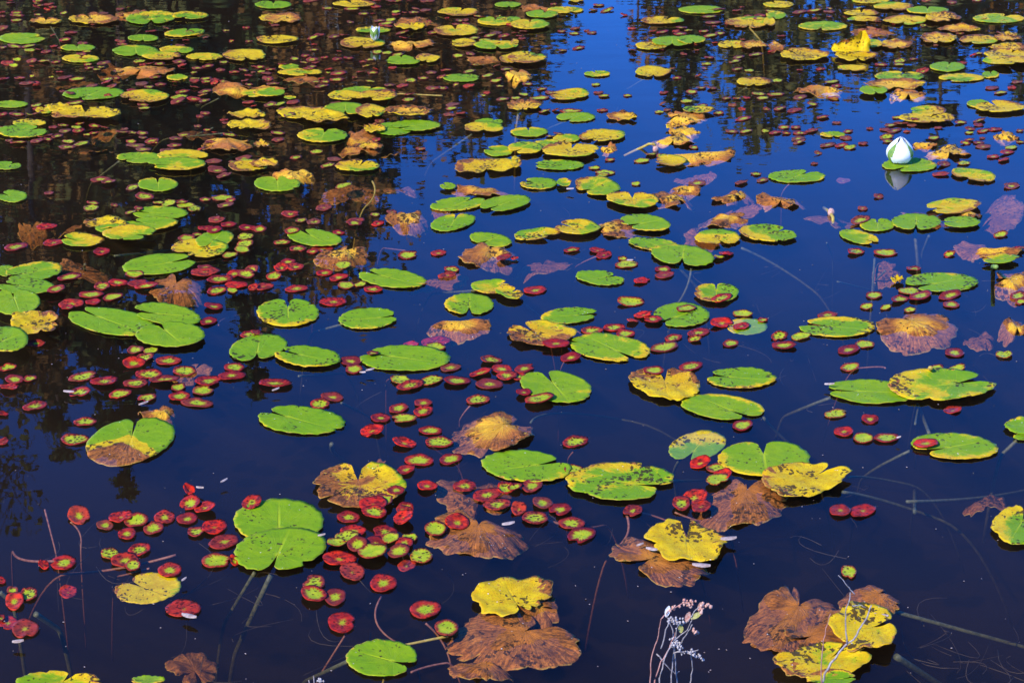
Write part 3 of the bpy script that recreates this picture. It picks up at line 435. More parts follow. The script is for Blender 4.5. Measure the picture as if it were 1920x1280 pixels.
# stems seen through the water: x0 y0 x1 y1 radius(mm) end depth(m) sideways bow, g green, y gold, r red
STEMS = """g 1558 745 1472 780 6 .12 .02; g 1706 845 1615 900 5 .16 .03; g 1742 812 1722 760 6 .10 .0; g 1716 795 1722 762 4 .05 0; g 1432 783 1505 852 5 .15 .02; g 1590 895 1705 908 4 .12 .03; g 1700 940 1925 918 5 .14 -.02; g 1580 922 1765 975 5 .14 .03
g 1915 818 1880 850 7 .05 0; g 1278 858 1265 905 5 .14 .01; g 1258 902 1335 900 5 .15 0; g 1268 496 1310 542 6 .10 0; g 1296 504 1270 570 5 .10 .01; g 1390 465 1525 545 5 .14 .03; g 1714 424 1720 485 8 .10 0; g 1742 442 1730 472 6 .08 0
g 622 832 664 874 7 .16 0.02; g 478 1072 425 1160 6 .15 0; g 508 1078 445 1215 8 .2 .01; y 840 1192 752 1210 4 .01 0; g 655 1238 575 1275 6 .14 0; g 642 608 590 622 5 .06 0; y 698 340 685 388 4 .05 .02; g 885 252 815 300 5 .12 0
g 1213 145 1172 170 4 .1 0; y 973 205 968 240 6 .08 0; g 1655 1140 1930 1215 6 .12 .0; g 1680 1230 1765 1285 9 .12 0; g 0 1110 22 1128 7 .03 0; g 66 1150 108 1178 8 .06 0; g 225 302 175 340 5 .1 0; g 995 792 1185 790 4 .12 .08; g 890 545 815 550 5 .1 0
g 1570 528 1640 545 3 .1 .0; g 1640 485 1636 540 5 .06 0; g 1660 508 1643 525 4 .05 0; g 1715 960 1715 920 6 .15 0; g 95 50 110 75 4 .05 0; g 275 45 255 65 5 .06 0; g 400 240 370 252 4 .04 0; g 420 250 315 260 4 .06 0; y 1405 52 1425 75 5 .05 0; g 1550 455 1560 480 3 .1 0; g 1400 165 1383 175 5 .05 0
g 1060 228 1030 240 4 .07 0; g 822 247 865 262 4 .07 0; y 830 180 750 176 4 .003 0; g 640 470 560 500 4 .1 .02; g 215 480 330 468 5 .1 0; g 410 185 380 200 4 .05 0; g 160 495 180 530 5 .08 .02; g 1085 350 1000 360 3 .1 .02; g 640 755 690 780 4 .12 .0; g 560 705 640 700 4 .1 .0
r 715 1118 746 1205 3 .06 -.03; r 798 1168 842 1232 3 .07 .01; r 84 955 103 1028 3 .05 0; r 132 978 152 1022 3 .05 .01; r 770 1260 838 1242 3 .01 .005; r 1070 660 1050 700 2.5 .08 .01; r 1090 835 1065 865 3 .08 .01; r 882 760 862 790 3 .06 .01; r 770 690 725 715 3 .08 .02
r 800 830 855 870 3 .09 0; r 660 1170 600 1265 3 .12 .0; r 1010 970 1130 985 4 .06 -.03; r 1175 965 1150 1030 4 .07 .02; r 1660 690 1610 690 3 .05 -.02; r 1700 700 1745 695 3 .04 .02; r 280 1065 220 1080 3 .08 .01; r 120 1050 25 1035 4 .06 .03; r 330 1040 130 1075 4 .08 .02
r 1095 630 1060 590 3 .06 .01; r 640 490 600 520 3 .06 .02; r 410 610 450 590 2.5 .07 .02; r 760 470 720 465 2.5 .06 0; r 1120 480 1080 500 3 .08 .01; r 975 560 1010 590 3 .07 .02; r 1480 345 1465 375 3 .08 .01; r 1180 960 1270 985 3 .05 .02; r 1265 960 1350 985 3 .05 -.01"""
# ------------------------------------------------------------------ pads
rs = random.Random(11)
def outline_noise(phi, amp, n0, seed, octaves=3):
    r = random.Random(seed); out = np.zeros_like(phi)
    for k in range(octaves):
        f = n0 * (k + 1) + r.randint(0, 2); out += amp / (k + 1) * np.sin(f * phi + r.uniform(0, 6.28))
    return out
KIND = {  # yellow, brown, golden centre, raggedness, scallop, waviness (m), lift, name, words
 'g': (.22, .12, 0, .012, .012, .0022, .0035, 'lily_pad', 'green'),
 'y': (.52, .24, 0, .028, .012, .0045, .0040, 'lily_pad', 'yellow-green'),
 'Y': (.92, .34, 0, .040, .014, .0090, .0060, 'lily_pad', 'golden'),
 'o': (.95, .58, .30, .035, .012, .0075, .0045, 'lily_pad', 'orange-brown'),
 'c': (.95, .88, .50, .036, .014, .0090, .0020, 'dying_lily_pad', 'drowning brown'),
 'b': (.80, 1.05, .26, .040, .018, .0060, -.0005, 'dying_lily_pad', 'ragged brown'),
 's': (.60, 1.10, .10, .040, .014, .0060, -.020, 'dying_lily_pad', 'sunken brown'),
 'k': (.42, .10, 0, .012, .010, .0030, -.0025, 'lily_pad', 'dull green'),
 'w': (.66, .20, 0, .014, .010, .0030, -.003, 'lily_pad', 'sunken yellow'),
 'm': (.86, .47, .22, .030, .012, .0080, .0050, 'lily_pad', 'gold-brown'),
 'h': (.40, .30, 0, .008, .006, .0020, .0040, 'lily_pad', 'half-brown'),
}
SPECKLED = [(965, 1122), (1288, 1021), (1505, 906), (1620, 1188), (1540, 1248), (1910, 990), (1155, 906), (1765, 728), (1276, 592)]
def big_pad(kind, cx, cy, w, h, tilt=0.0, notch=None, z0=.004, seed=0):
    yel, brn, cen, rag, sca, wav, lift, name, _ = KIND[kind]
    r = random.Random(seed)
    if cy > 850 and kind == 'Y': yel, brn, rag = .75, .27, rag * 1.8
    if cy > 850 and kind == 'y': rag *= 1.4
    NS, NR = (100, 10) if w > 90 else (64, 7)
    if notch is None: notch = r.choice([0, 20, 160, 180, 200, 230, 270, 300, 340, 90])
    tl = R(tilt); nd = R(notch) - tl
    pn = math.atan2(math.sin(nd) / h, math.cos(nd) / w)
    open_ = R(r.uniform(4, 9)) if kind != 'h' else R(3)
    if kind in 'bsc': open_ *= 1.6
    phi = pn + np.linspace(open_, 2 * math.pi - open_, NS + 1)
    rad = 1 + outline_noise(phi, rag, 3, seed) + outline_noise(phi, sca, 19, seed + 7, 2)
    # chewed bites
    for _ in range({'g': r.choice([0, 0, 1]), 'k': 0, 'w': 1, 'h': 0, 'y': r.randint(1, 3), 'Y': r.randint(1, 4)}.get(kind, r.randint(3, 6))):
        a = r.uniform(0, 2 * math.pi); wd = r.uniform(.03, .10); dp = r.uniform(.05, .20)
        d = np.abs((phi - a + math.pi) % (2 * math.pi) - math.pi); rad -= dp * np.clip(1.25 - d / wd, 0, 1) ** .6
    if kind in 'bsc':
        rr = np.random.default_rng(seed); rad += np.convolve(rr.normal(0, .040, NS + 3), [.25, .5, .25], 'valid')
    if kind not in 'bsck': rad += np.convolve(np.random.default_rng(seed + 3).normal(0, .009, NS + 3), [.3, .4, .3], 'valid')
    e = np.minimum(phi - phi[0], phi[-1] - phi); rad *= 1 - .22 * np.exp(-(e / .10) ** 1.3)
    ox, oy = rad * np.cos(phi) * w / 2, rad * np.sin(phi) * h / 2
    k = r.uniform(.22, .42) if kind != 'h' else .16
    ax, ay = k * math.cos(pn) * w / 2, k * math.sin(pn) * h / 2
    ts = np.linspace(0, 1, NR + 1) ** .85; ts[0] = .012
    T, PH = np.meshgrid(ts, phi, indexing='ij')
    SX = ax + T * (ox - ax); SY = ay + T * (oy - ay)
    px_ = cx + SX * math.cos(tl) - SY * math.sin(tl); py_ = cy - (SX * math.sin(tl) + SY * math.cos(tl))
    gx_, gy_ = on_water(px_, py_, 0.0)
    c0x, c0y = on_water(cx, cy); rel = PH - pn
    wv_ = (np.sin(2 * PH + r.uniform(0, 6)) * .6 + np.sin(3 * PH + r.uniform(0, 6)) * .5 + np.sin(7 * PH + r.uniform(0, 6)) * .22)
    zz = z0 + 0 * T
    if kind in 'gkhw': zz += wav * T ** 2 * (np.abs(wv_)) + .0015 * T ** 6 * np.abs(np.sin(9 * PH + seed))
    elif kind in 'yYom': zz += wav * T ** 2 * (wv_ * .5 + .55) + .004 * T * np.sin(SX / w * 17 + seed) * np.sin(SY / h * 13 + seed) * (kind != 'y') + .003 * T
    else:
        zz += wav * 1.2 * T * wv_ + .006 * np.sin(SX / w * 15 + seed) * np.sin(SY / h * 12 + seed * 2) * T
        if kind == 'c': zz += .010 * (.62 - T) + .004
        if kind == 'b': zz += .003 - .006 * T ** 2
        if kind == 's':
            a = r.uniform(0, 6.28); zz += -.012 + .035 * (SX / w * math.cos(a) + SY / h * math.sin(a))
            zz = np.minimum(zz, -.004)
    sd_ = r.uniform(0, 6.28); grad = (SX / w * math.cos(sd_) + SY / h * math.sin(sd_)) * 2
    par = np.zeros(T.shape + (4,)); rnd = r.random()
    yv = yel + r.uniform(-.10, .12); bv = brn + r.uniform(-.06, .08)
    if cy < 340:                        # the far rows have turned further
        if kind == 'g' and r.random() < .50: yv += .28
        if kind == 'y': yv += .20; bv += .10
        if kind in 'cbo': cen += .38
    if kind in 'cbs': zz -= {'c': .032, 'b': .034, 's': .03}[kind] * (.45 if cy < 340 else 1) * np.clip(grad + .15, 0, 1) ** 1.5 * T ** 2
    par[..., 0] = yv + (.18 if kind in 'g' else .30) * grad * T; par[..., 1] = bv + (.12 if kind in 'gk' else .28) * grad * T
    if kind == 'g' and r.random() < .25: par[..., 0] += .22 * (T ** 3)
    if kind == 'h':
        X_, Y_ = SX / w, SY / h
        s = np.minimum((.05 + .11 * (X_ + .06) - Y_) * 2, -((X_ + .06) * .37 + (Y_ - .05) * .19) * 4) + .03 * np.sin(X_ * 31) * np.sin(Y_ * 23 + 1)
        par[..., 1] = np.clip(.50 + (s - .05) * 7, .02, 1.05); par[..., 0] = .14 + 1.1 * np.clip(1.2 - np.abs(s + .05) * 8, 0, 1); zz = zz - .014 * np.clip(s - .1, 0, 1)
    if any(math.hypot(cx - x, cy - y) < 22 for x, y in SPECKLED): rnd = 1.0; par[..., 1] = bv + .16 * grad * T; par[..., 0] = yv + .16 * grad * T
    par[..., 2] = rnd; par[..., 3] = cen + r.uniform(-.05, .08) if cen else 0
    uv = np.stack([T * np.cos(rel), T * np.sin(rel), 0 * T], -1)
    co = np.stack([gx_ - float(c0x), gy_ - float(c0y), zz], -1)
    th = .0016
    sk = co[-1].copy(); sk[:, 2] -= th; sk[:, :2] *= .997
    co = np.concatenate([co.reshape(-1, 3), sk]); par = np.concatenate([par.reshape(-1, 4), par[-1]]); uv = np.concatenate([uv.reshape(-1, 3), uv[-1]])
    n = NS + 1; ii = np.arange((NR + 2) * n).reshape(NR + 2, n)
    q = np.stack([ii[:-1, :-1], ii[1:, :-1], ii[1:, 1:], ii[:-1, 1:]], -1).reshape(-1, 4)
    return co, q, par, uv, (float(c0x), float(c0y), 0.0), name

def small_pad(kind, cx, cy, w, h, tilt, z0, seed, NS=26, NR=5):
    r = random.Random(seed); phi = np.linspace(0, 2 * math.pi, NS + 1)
    f1, f2 = r.uniform(0, 6.28), r.uniform(0, 6.28)
    rad = 1 + .035 * np.sin(2 * phi + f1) + .03 * np.sin(3 * phi + f2) + .012 * np.sin(7 * phi + f1 * 2)
    if r.random() < .2:
        a = r.uniform(0, 6.28); d = np.abs((phi - a + math.pi) % (2 * math.pi) - math.pi); rad -= r.uniform(.2, .5) * np.clip(1 - d / .35, 0, 1) ** .7
    ts = np.linspace(0, 1, NR + 1); ts[0] = .03
    T, PH = np.meshgrid(ts, phi, indexing='ij'); RD = np.broadcast_to(rad, T.shape)
    tl = R(tilt); SX = T * RD * np.cos(PH) * w / 2; SY = T * RD * np.sin(PH) * h / 2
    px_ = cx + SX * math.cos(tl) - SY * math.sin(tl); py_ = cy - (SX * math.sin(tl) + SY * math.cos(tl))
    gx_, gy_ = on_water(px_, py_); c0x, c0y = on_water(cx, cy)
    a = r.uniform(0, 6.28); tip = r.uniform(.0, .006) * r.random() if kind != 'f' else r.uniform(.002, .008)
    zz = z0 + .0022 * T ** 3 + tip * T * (np.cos(PH - a) + .6) + .0012 * np.sin(4 * PH + f1) * T ** 2
    grn = {'R': r.uniform(.32, .80), 'v': r.uniform(.82, .98), 'r': r.uniform(.05, .32), 'f': r.uniform(.08, .4)}[kind]
    sc = {'R': r.choice([0, .1, .2, .45]), 'v': r.uniform(0, .2), 'r': r.uniform(.05, .75), 'f': r.uniform(.75, 1)}[kind]
    par = np.zeros(T.shape + (4,)); par[..., 0] = grn; par[..., 1] = sc; par[..., 2] = r.random(); par[..., 3] = r.uniform(.25, .85) if cy < 420 else r.uniform(0, .5) * r.random()
    uv = np.stack([T * np.cos(PH), T * np.sin(PH), 0 * T], -1)
    co = np.stack([gx_ - float(c0x), gy_ - float(c0y), zz], -1)
    sk = co[-1].copy(); sk[:, 2] -= .0022; sk[:, :2] *= .985
    co = np.concatenate([co.reshape(-1, 3), sk]); par = np.concatenate([par.reshape(-1, 4), par[-1]]); uv = np.concatenate([uv.reshape(-1, 3), uv[-1]])
    n = NS + 1; ii = np.arange((NR + 2) * n).reshape(NR + 2, n)
    q = np.stack([ii[:-1, :-1], ii[1:, :-1], ii[1:, 1:], ii[:-1, 1:]], -1).reshape(-1, 4)
    return co, q, par, uv, (float(c0x), float(c0y), 0.0)

def parse(block):
    for item in block.replace("\n", ";").split(";"):
        p = item.split()
        if p: yield p[0], [float(v) for v in p[1:]]
pads = []                                   # every pad: dict with its place in the photo and its object
def stack_z(x, y, w, h, base, reach=.40, step=.0026):
    z = base
    for p in pads:
        if p['z'] < -.002: continue
        dx, dy = (x - p['x']) / (w + p['w']), (y - p['y']) / (h + p['h'])
        if dx * dx + dy * dy < .25 * reach / .40: z = max(z, p['z'] + step + p['wav'])
    return min(z, .030)
seed = 100
for (tc, tr), block in BIG.items():
    for kind, v in parse(block):
        seed += 1
        x, y, w, h = tc * 480 + v[0] / 4, tr * 320 + v[1] / 4, v[2] / 4, v[3] / 4
        tilt = v[4] if len(v) > 4 else 0.0; notch = v[5] if len(v) > 5 else None
        lift = KIND[kind][6]
        if kind == 'k' and y < 500: lift = .0035
        z = stack_z(x, y, w, h, lift) if lift > .003 else lift - (rs.uniform(0, .03) if kind == 's' else 0)
        pads.append(dict(kind=kind, x=x, y=y, w=w, h=h, z=z, wav=KIND[kind][5] * .5, big=True, args=(tilt, notch, z, seed)))
for p in pads:
    co, q, par, uv, loc, name = big_pad(p['kind'], p['x'], p['y'], p['w'], p['h'], *p['args'])
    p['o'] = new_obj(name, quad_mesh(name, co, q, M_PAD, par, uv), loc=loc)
small = []
for (tc, tr), block in SMALL.items():
    for kind, v in parse(block):
        x, y, w = tc * 480 + v[0] / 4, tr * 320 + v[1] / 4, v[2] / 4
        if any(abs(x - s['x']) < .4 * w and abs(y - s['y']) < .16 * w for s in small): continue
        small.append(dict(kind=kind, x=x, y=y, w=w))
# the far rows hold more little pads than one can place singly: clusters of them between the placed ones
rs2 = random.Random(77)
CLUSTER = [(60, 20, 70, 18, 16), (180, 75, 160, 30, 26), (60, 130, 90, 30, 18), (330, 120, 110, 30, 22), (250, 160, 200, 20, 22), (430, 170, 60, 25, 14), (60, 215, 60, 14, 10), (300, 260, 150, 25, 24), (140, 255, 80, 25, 12), (420, 230, 80, 30, 14), (560, 60, 90, 45, 26), (650, 120, 120, 30, 22),
  (830, 40, 120, 30, 30), (760, 20, 80, 16, 14), (920, 70, 70, 20, 14), (900, 150, 100, 30, 18), (620, 150, 80, 20, 12), (1300, 60, 120, 30, 28), (1380, 110, 90, 30, 18), (1300, 120, 60, 50, 8), (1500, 30, 120, 26, 22), (1650, 40, 160, 30, 26), (1830, 60, 90, 30, 20), (1800, 110, 110, 20, 14), (1420, 190, 60, 30, 8), (1720, 250, 60, 20, 8), (1860, 240, 60, 30, 12), (1560, 250, 120, 30, 8), (1000, 60, 40, 20, 6), (380, 300, 60, 14, 8), (1060, 20, 60, 12, 6), (200, 20, 90, 18, 14), (380, 60, 100, 18, 14)]
for cx, cy, sx, sy, n in CLUSTER:
    for _ in range(int(n * .45)):
        x, y = cx + rs2.gauss(0, sx * .55), cy + rs2.gauss(0, sy * .55); y = abs(y)
        w = rs2.uniform(.022, .040) * px_per_m(y)
        if any(((x - s['x']) / (w + s['w'])) ** 2 + ((y - s['y']) / (.3 * (w + s['w']))) ** 2 < .2 for s in small): continue
        small.append(dict(kind=rs2.choice('RRRRrrrvf'), x=x, y=y, w=w, extra=True))
for s in small:
    sn = (H / math.hypot(H, float(on_water(s['x'], s['y'])[1])))
    r = random.Random(int(s['x'] * 31 + s['y'] * 17))
    s['h'] = sn * min(1.15 * s['w'], px_per_m(s['y']) * .043 + .28 * s['w']) * r.uniform(.86, 1.10) * (1.36 if s['y'] > 1060 else 1.16 if s['y'] > 900 else 1) * (.85 if s.get('extra') else 1) * (.82 if s['y'] < 330 else 1); s['tilt'] = r.uniform(-3, 13) if s['w'] > 22 else r.uniform(-2, 4)
    s['seed'] = int(s['x'] * 13 + s['y'] * 7)
order = sorted(small, key=lambda s: -s['w'] * s['h'] * (0.4 if s.get('extra') else 1.0))
single, mass = order[:298], order[298:]
for s in sorted(single, key=lambda s: s['y']):
    base = .0022 if not (s['kind'] == 'r' and s['seed'] % 5 == 0) else -.004
    s['z'] = stack_z(s['x'], s['y'], s['w'], s['h'], base, .30, .0022) if base > 0 else base
    s['wav'] = .001; s['big'] = False
    co, q, par, uv, loc = small_pad(s['kind'], s['x'], s['y'], s['w'], s['h'], s['tilt'], s['z'], s['seed'])
    s['o'] = new_obj("water_shield_pad", quad_mesh("water_shield_pad", co, q, M_SHIELD, par, uv), loc=loc)
    pads.append(s)
parts, off = [], 0
for s in mass:
    z = .0022
    for p in pads:
        if p['big'] and p['z'] > 0 and ((s['x'] - p['x']) / p['w']) ** 2 + ((s['y'] - p['y']) / p['h']) ** 2 < .25: z = max(z, -.004 if s.get('extra') else p['z'] + .004)
    co, q, par, uv, loc = small_pad(s['kind'], s['x'], s['y'], s['w'], s['h'], s['tilt'], z, s['seed'], 16, 3)
    parts.append((co + np.array(loc), q + off, par, uv)); off += len(co)
tag(new_obj("distant_water_shield", quad_mesh("distant_water_shield", *[np.concatenate([p[i] for p in parts]) for i in (0, 1)], M_SHIELD, *[np.concatenate([p[i] for p in parts]) for i in (2, 3)])),
    "tiny red and green leaves crowding the far water", "water plants", None, 'stuff')

# ------------------------------------------------------------------ labels of the pads
WORDS = {'R': 'red-rimmed green', 'v': 'small green', 'r': 'small red', 'f': 'little scarlet'}
marks = []
for x, y, short, label in LANDMARK:
    p = min((p for p in pads if p['big'] and 'short' not in p), key=lambda p: math.hypot(p['x'] - x, 2 * (p['y'] - y)))
    if label: p['short'] = short; p['label'] = label; marks.append((p['x'], p['y'], short))
marks += [(1686, 280, "white lily bud"), (703, 62, "half-open lily"), (1598, 85, "folded yellow leaf"), (1216, 266, "bent brown bud"), (1865, 487, "cut green stalk"), (1268, 1190, "dried white sprig")]
ORD = "first second third fourth fifth sixth seventh eighth ninth".split()
used = set()
def kindword(p): return KIND[p['kind']][8] + ' pad' if p['big'] else WORDS[p['kind']] + ' leaf'
for p in pads:
    if 'label' in p: used.add(p['label']); continue
    best = []
    near = sorted(marks, key=lambda m: math.hypot(m[0] - p['x'], 2 * (m[1] - p['y'])))[:14]
    same = [s for s in pads if s is not p and kindword(s) == kindword(p)]
    for A in near:
        dA = math.hypot(p['x'] - A[0], 2 * (p['y'] - A[1]))
        if dA < 1: continue
        for B in near:
            if B is A: continue
            L = math.hypot(B[0] - A[0], 2 * (B[1] - A[1]))
            ux, uy = (B[0] - A[0]) / L, 2 * (B[1] - A[1]) / L
            al = (p['x'] - A[0]) * ux + 2 * (p['y'] - A[1]) * uy; off_ = abs(-(p['x'] - A[0]) * uy + 2 * (p['y'] - A[1]) * ux)
            if al < 4 or al > 1.1 * L or off_ > .6 * al + 10: continue
            rank = 0
            for s in same:
                a2 = (s['x'] - A[0]) * ux + 2 * (s['y'] - A[1]) * uy; o2 = abs(-(s['x'] - A[0]) * uy + 2 * (s['y'] - A[1]) * ux)
                if 4 < a2 < al and o2 < max(.3 * a2 + 10, off_ * a2 / al): rank += 1
            best.append((rank + off_ / al * 1.5 + dA / 400, rank, A[2], B[2]))
    for _, rank, a, b in sorted(best):
        if rank > 8: continue
        t = f"{kindword(p)}, {ORD[rank]} from the {a} toward the {b}"
        if t not in used: break
    else:
        t = f"{kindword(p)} floating out beyond the {near[0][2]}"
    used.add(t); p['label'] = t
GROUPS = {'g': 'green lily pads', 'y': 'yellowing lily pads', 'Y': 'golden lily pads', 'o': 'orange lily pads', 'c': 'drowning brown lily pads', 'b': 'ragged brown lily pads', 's': 'sunken brown lily pads', 'k': 'dull green lily pads', 'w': 'sunken yellow lily pads', 'm': 'gold and brown lily pads', 'h': 'green lily pads'}
for p in pads:
    tag(p['o'], p['label'], 'lily pad' if p['big'] else 'water shield leaf', GROUPS[p['kind']] if p['big'] else 'small water shield leaves')

# ------------------------------------------------------------------ stems under their pads
for kind, v in parse(STEMS):
    x0, y0, x1, y1, rad, dep, bow = v
    a = Vector((*map(float, on_water(x0, y0, -.004)), -.004)); b = Vector((*map(float, on_water(x1, y1, -dep)), -dep))
    d = (b - a); sidev = Vector((-d.y, d.x, 0)); sidev = sidev.normalized() if sidev.length > 0 else sidev
    own = min((p for p in pads if (p['big'] or kind == 'r')), key=lambda p: max(0, math.hypot((p['x'] - x0) / p['w'], (p['y'] - y0) / p['h']) - .5) * p['w'] + (0 if p['big'] == (kind != 'r') else 12))
    m = MB(); pts = bez(a, b, sidev * bow, 12)
    step = pts[-1] - pts[-2]; last = pts[-1]
    pts += [last + step * k + Vector((0, 0, -.0035 * k * k)) for k in range(1, 9)]
    m.add(tube(pts, rad / 1250, rad / 1250 * .8, 8))
    o = own['o']; m.build("stem", {'g': M_STEM, 'y': M_GOLDSTEM, 'r': M_REDSTEM}[kind], o, o.location)
# ------------------------------------------------------------------ flowers
def petal_mesh(L, W, curl, cup, lean, ang, base=(0, 0, 0), n=10, m=6, thick=.0012):
    """one petal standing from base, its inner face to the axis; lean outward in radians, curl bends the tip in"""
    V = []; F = []
    for i in range(n + 1):
        t = i / n; wd = W * (math.sin(math.pi * min(1, t * .86 + .14)) ** .8) * (1 if t < .98 else .3)
        a = lean - curl * t
        zz = L * t * math.cos(a * .8); rr = .006 + L * (math.sin(lean) * t - math.sin(curl) * t * t * .55)
        for j in range(m + 1):
            s = j / m * 2 - 1; V.append((rr - cup * wd * s * s, s * wd / 2, zz))
    for i in range(n):
        for j in range(m):
            k = i * (m + 1) + j; F.append((k, k + 1, k + m + 2, k + m + 1))
    c, s = math.cos(ang), math.sin(ang); b = Vector(base)
    V = [Vector((x * c - y * s, x * s + y * c, z)) + b for x, y, z in V]
    return V, F
def lily(name, x, y, size, label, lean, sepal_lean, petals=9, z=.012):
    gx_, gy_ = map(float, on_water(x, y, z)); root = bpy.data.objects.new(name, None); col.objects.link(root); root.location = (gx_, gy_, z)
    tag(root, label, "water lily", "water lily flowers")
    for k in range(4):
        a = k * math.pi / 2 + .55; p = MB(); p.add(petal_mesh(size * .96, size * .55, sepal_lean * 1.0, .30, sepal_lean, a))
        p.build("sepal", M_SEPAL, root)
    for k in range(petals):
        a = k * 2.399; q = k / petals; p = MB(); p.add(petal_mesh(size * (1.0 - .1 * q), size * .62, lean * 1.25, .32, lean * (1 - .5 * q), a, (0, 0, .002)))
        p.build("petal", M_PETAL, root)
    return root
def bud_petal(Hh, Rm, ang, span, r_off, top, n=12, m=8):
    V, F = [], []
    for i in range(n + 1):
        t = i / n * top; rr = (Rm + r_off) * (math.sin(math.pi * (.16 + .84 * t)) ** .62) * (1 - .42 * t * t); z = Hh * t
        half = span * (1 if t < .45 * top else max(.03, 1 - ((t / top - .45) / .55) ** 2.0))
        for j in range(m + 1):
            s = j / m * 2 - 1; a = ang + half * s; q = rr * (1 - .03 * s * s); V.append((q * math.cos(a), q * math.sin(a), z + .002 * (1 - s * s)))
    for i in range(n):
        for j in range(m): k = i * (m + 1) + j; F.append((k, k + 1, k + m + 2, k + m + 1))
    return V, F
def closed_lily(name, x, y, Hh, Rm, label):
    root = bpy.data.objects.new(name, None); col.objects.link(root); root.location = (*map(float, on_water(x, y, .010)), .010)
    tag(root, label, "water lily", "water lily flowers")
    for k in range(4): MB().add(bud_petal(Hh, Rm, -1.57 + .8 + k * 1.571, .50, .0035, .80)).build("sepal", M_SEPAL, root)
    for k in range(4): MB().add(bud_petal(Hh, Rm, -1.57 + k * 1.571, .86, .0015 if k % 2 else .0045, 1.0 - .06 * (k % 2))).build("petal", M_PETAL, root)
    for k in range(4): MB().add(bud_petal(Hh, Rm * .9, -1.2 + k * 1.571, .8, 0, .97)).build("petal", M_PETAL, root)
bud = closed_lily("water_lily_bud", 1686, 302, .090, .050, "white water lily bud with pointed petals standing on a green pad")
opn = lily("water_lily", 703, 76, .062, "small half-open white lily with green sepals among far pads", .75, .70, 7)

# ------------------------------------------------------------------ folded yellow leaf standing up on its pad
V, F = [], []; n, m = 16, 12
for i in range(n + 1):
    s = i / n * 2 - 1
    for j in range(m + 1):
        t = j / m
        prof = .090 * float(np.interp(s, [-1, -.75, -.45, -.1, .18, .32, .62, .74, .85, 1], [.12, .34, .42, .58, .66, .86, .90, .76, .62, .25])) * (1 + .05 * math.sin(s * 23))
        V.append((s * .078 + .012 * t * math.sin(s * 2.5), .026 * math.sin(t * 2.2) + .022 * math.cos((s - .45) * 8) * math.exp(-((s - .45) / .35) ** 2) * (.4 + t) + .010 * math.sin(s * 13) * t, prof * t ** .9))
for i in range(n):
    for j in range(m): k = i * (m + 1) + j; F.append((k, k + m + 1, k + m + 2, k + 1))
co = np.array(V); q = np.array(F)
s_ = co[:, 0] / .085; t_ = co[:, 2] / .088
par = np.zeros((len(co), 4)); par[:, 0] = .86; par[:, 1] = .26 + .5 * (s_ < -.1) * (t_ > .38); par[:, 2] = .3
fx, fy = map(float, on_water(1596, 97, .012))
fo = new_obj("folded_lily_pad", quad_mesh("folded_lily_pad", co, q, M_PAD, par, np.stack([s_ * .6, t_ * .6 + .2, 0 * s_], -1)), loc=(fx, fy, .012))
tag(fo, "bright yellow lily pad folded upright above flat yellow pads", "lily pad")

# ------------------------------------------------------------------ bud stalks and cut stalk
def stalk(name, pts, r0, r1, mat, label, cat, head=None):
    root = bpy.data.objects.new(name, None); col.objects.link(root); root.location = pts[0]; L = Vector(pts[0])
    tag(root, label, cat)
    MB().add(tube(pts, r0, r1, 10)).build("stalk", mat, root, L)
    if head: head(root, L)
    return root
def W(x, y, z): return Vector((*map(float, on_water(x, y, z)), z))
def budhead(x, y, z, r):
    def f(root, L):
        c = W(x, y, z); V, F = [], []
        for i in range(9):
            th = math.pi * i / 8; rr = r * math.sin(th) ** .8 * (1.15 - .3 * i / 8)
            for k in range(12):
                a = 2 * math.pi * k / 12; V.append(c + Vector((rr * math.cos(a) * (1 + .12 * math.cos(3 * a)), rr * math.sin(a) * (1 + .12 * math.cos(3 * a)), -r * 1.15 * math.cos(th))))
        for i in range(8):
            for k in range(12): k2 = (k + 1) % 12; F.append((i * 12 + k, i * 12 + k2, i * 12 + 12 + k2, i * 12 + 12 + k))
        m = MB(); m.add((V, F)); m.build("seed_pod", M_BUD, root, L)
    return f
stalk("lily_seed_stalk", [W(1160, 298, -.05), W(1185, 285, -.012), W(1205, 276, .006), W(1217, 270, .022), W(1226, 270, .026), W(1230, 275, .012)], .0045, .0052, M_GOLDSTEM, "pale bent stalk with brown seed pod arching out of the water", "lily stalk", budhead(1229, 279, .006, .011))
stalk("cut_stalk", [W(1862, 500, -.10), W(1862, 500, .0), W(1865, 500, .035), W(1868, 500, .062)], .0075, .0065, M_SEPAL, "short green cut stalk standing upright in open water", "lily stalk")
stalk("stubby_stalk", [W(1744, 692, -.05), W(1744, 690, .012), W(1745, 690, .028)], .007, .006, M_GOLDSTEM, "pale stub of stalk behind the long mottled pad", "lily stalk")
stalk("drifting_stalk", [W(1545, 390, -.012), W(1556, 398, .002), W(1562, 408, .006), W(1562, 420, -.01)], .006, .005, M_GOLDSTEM, "short pale stalk with brown pod drifting beside drowned leaves", "lily stalk", budhead(1558, 398, .008, .012))

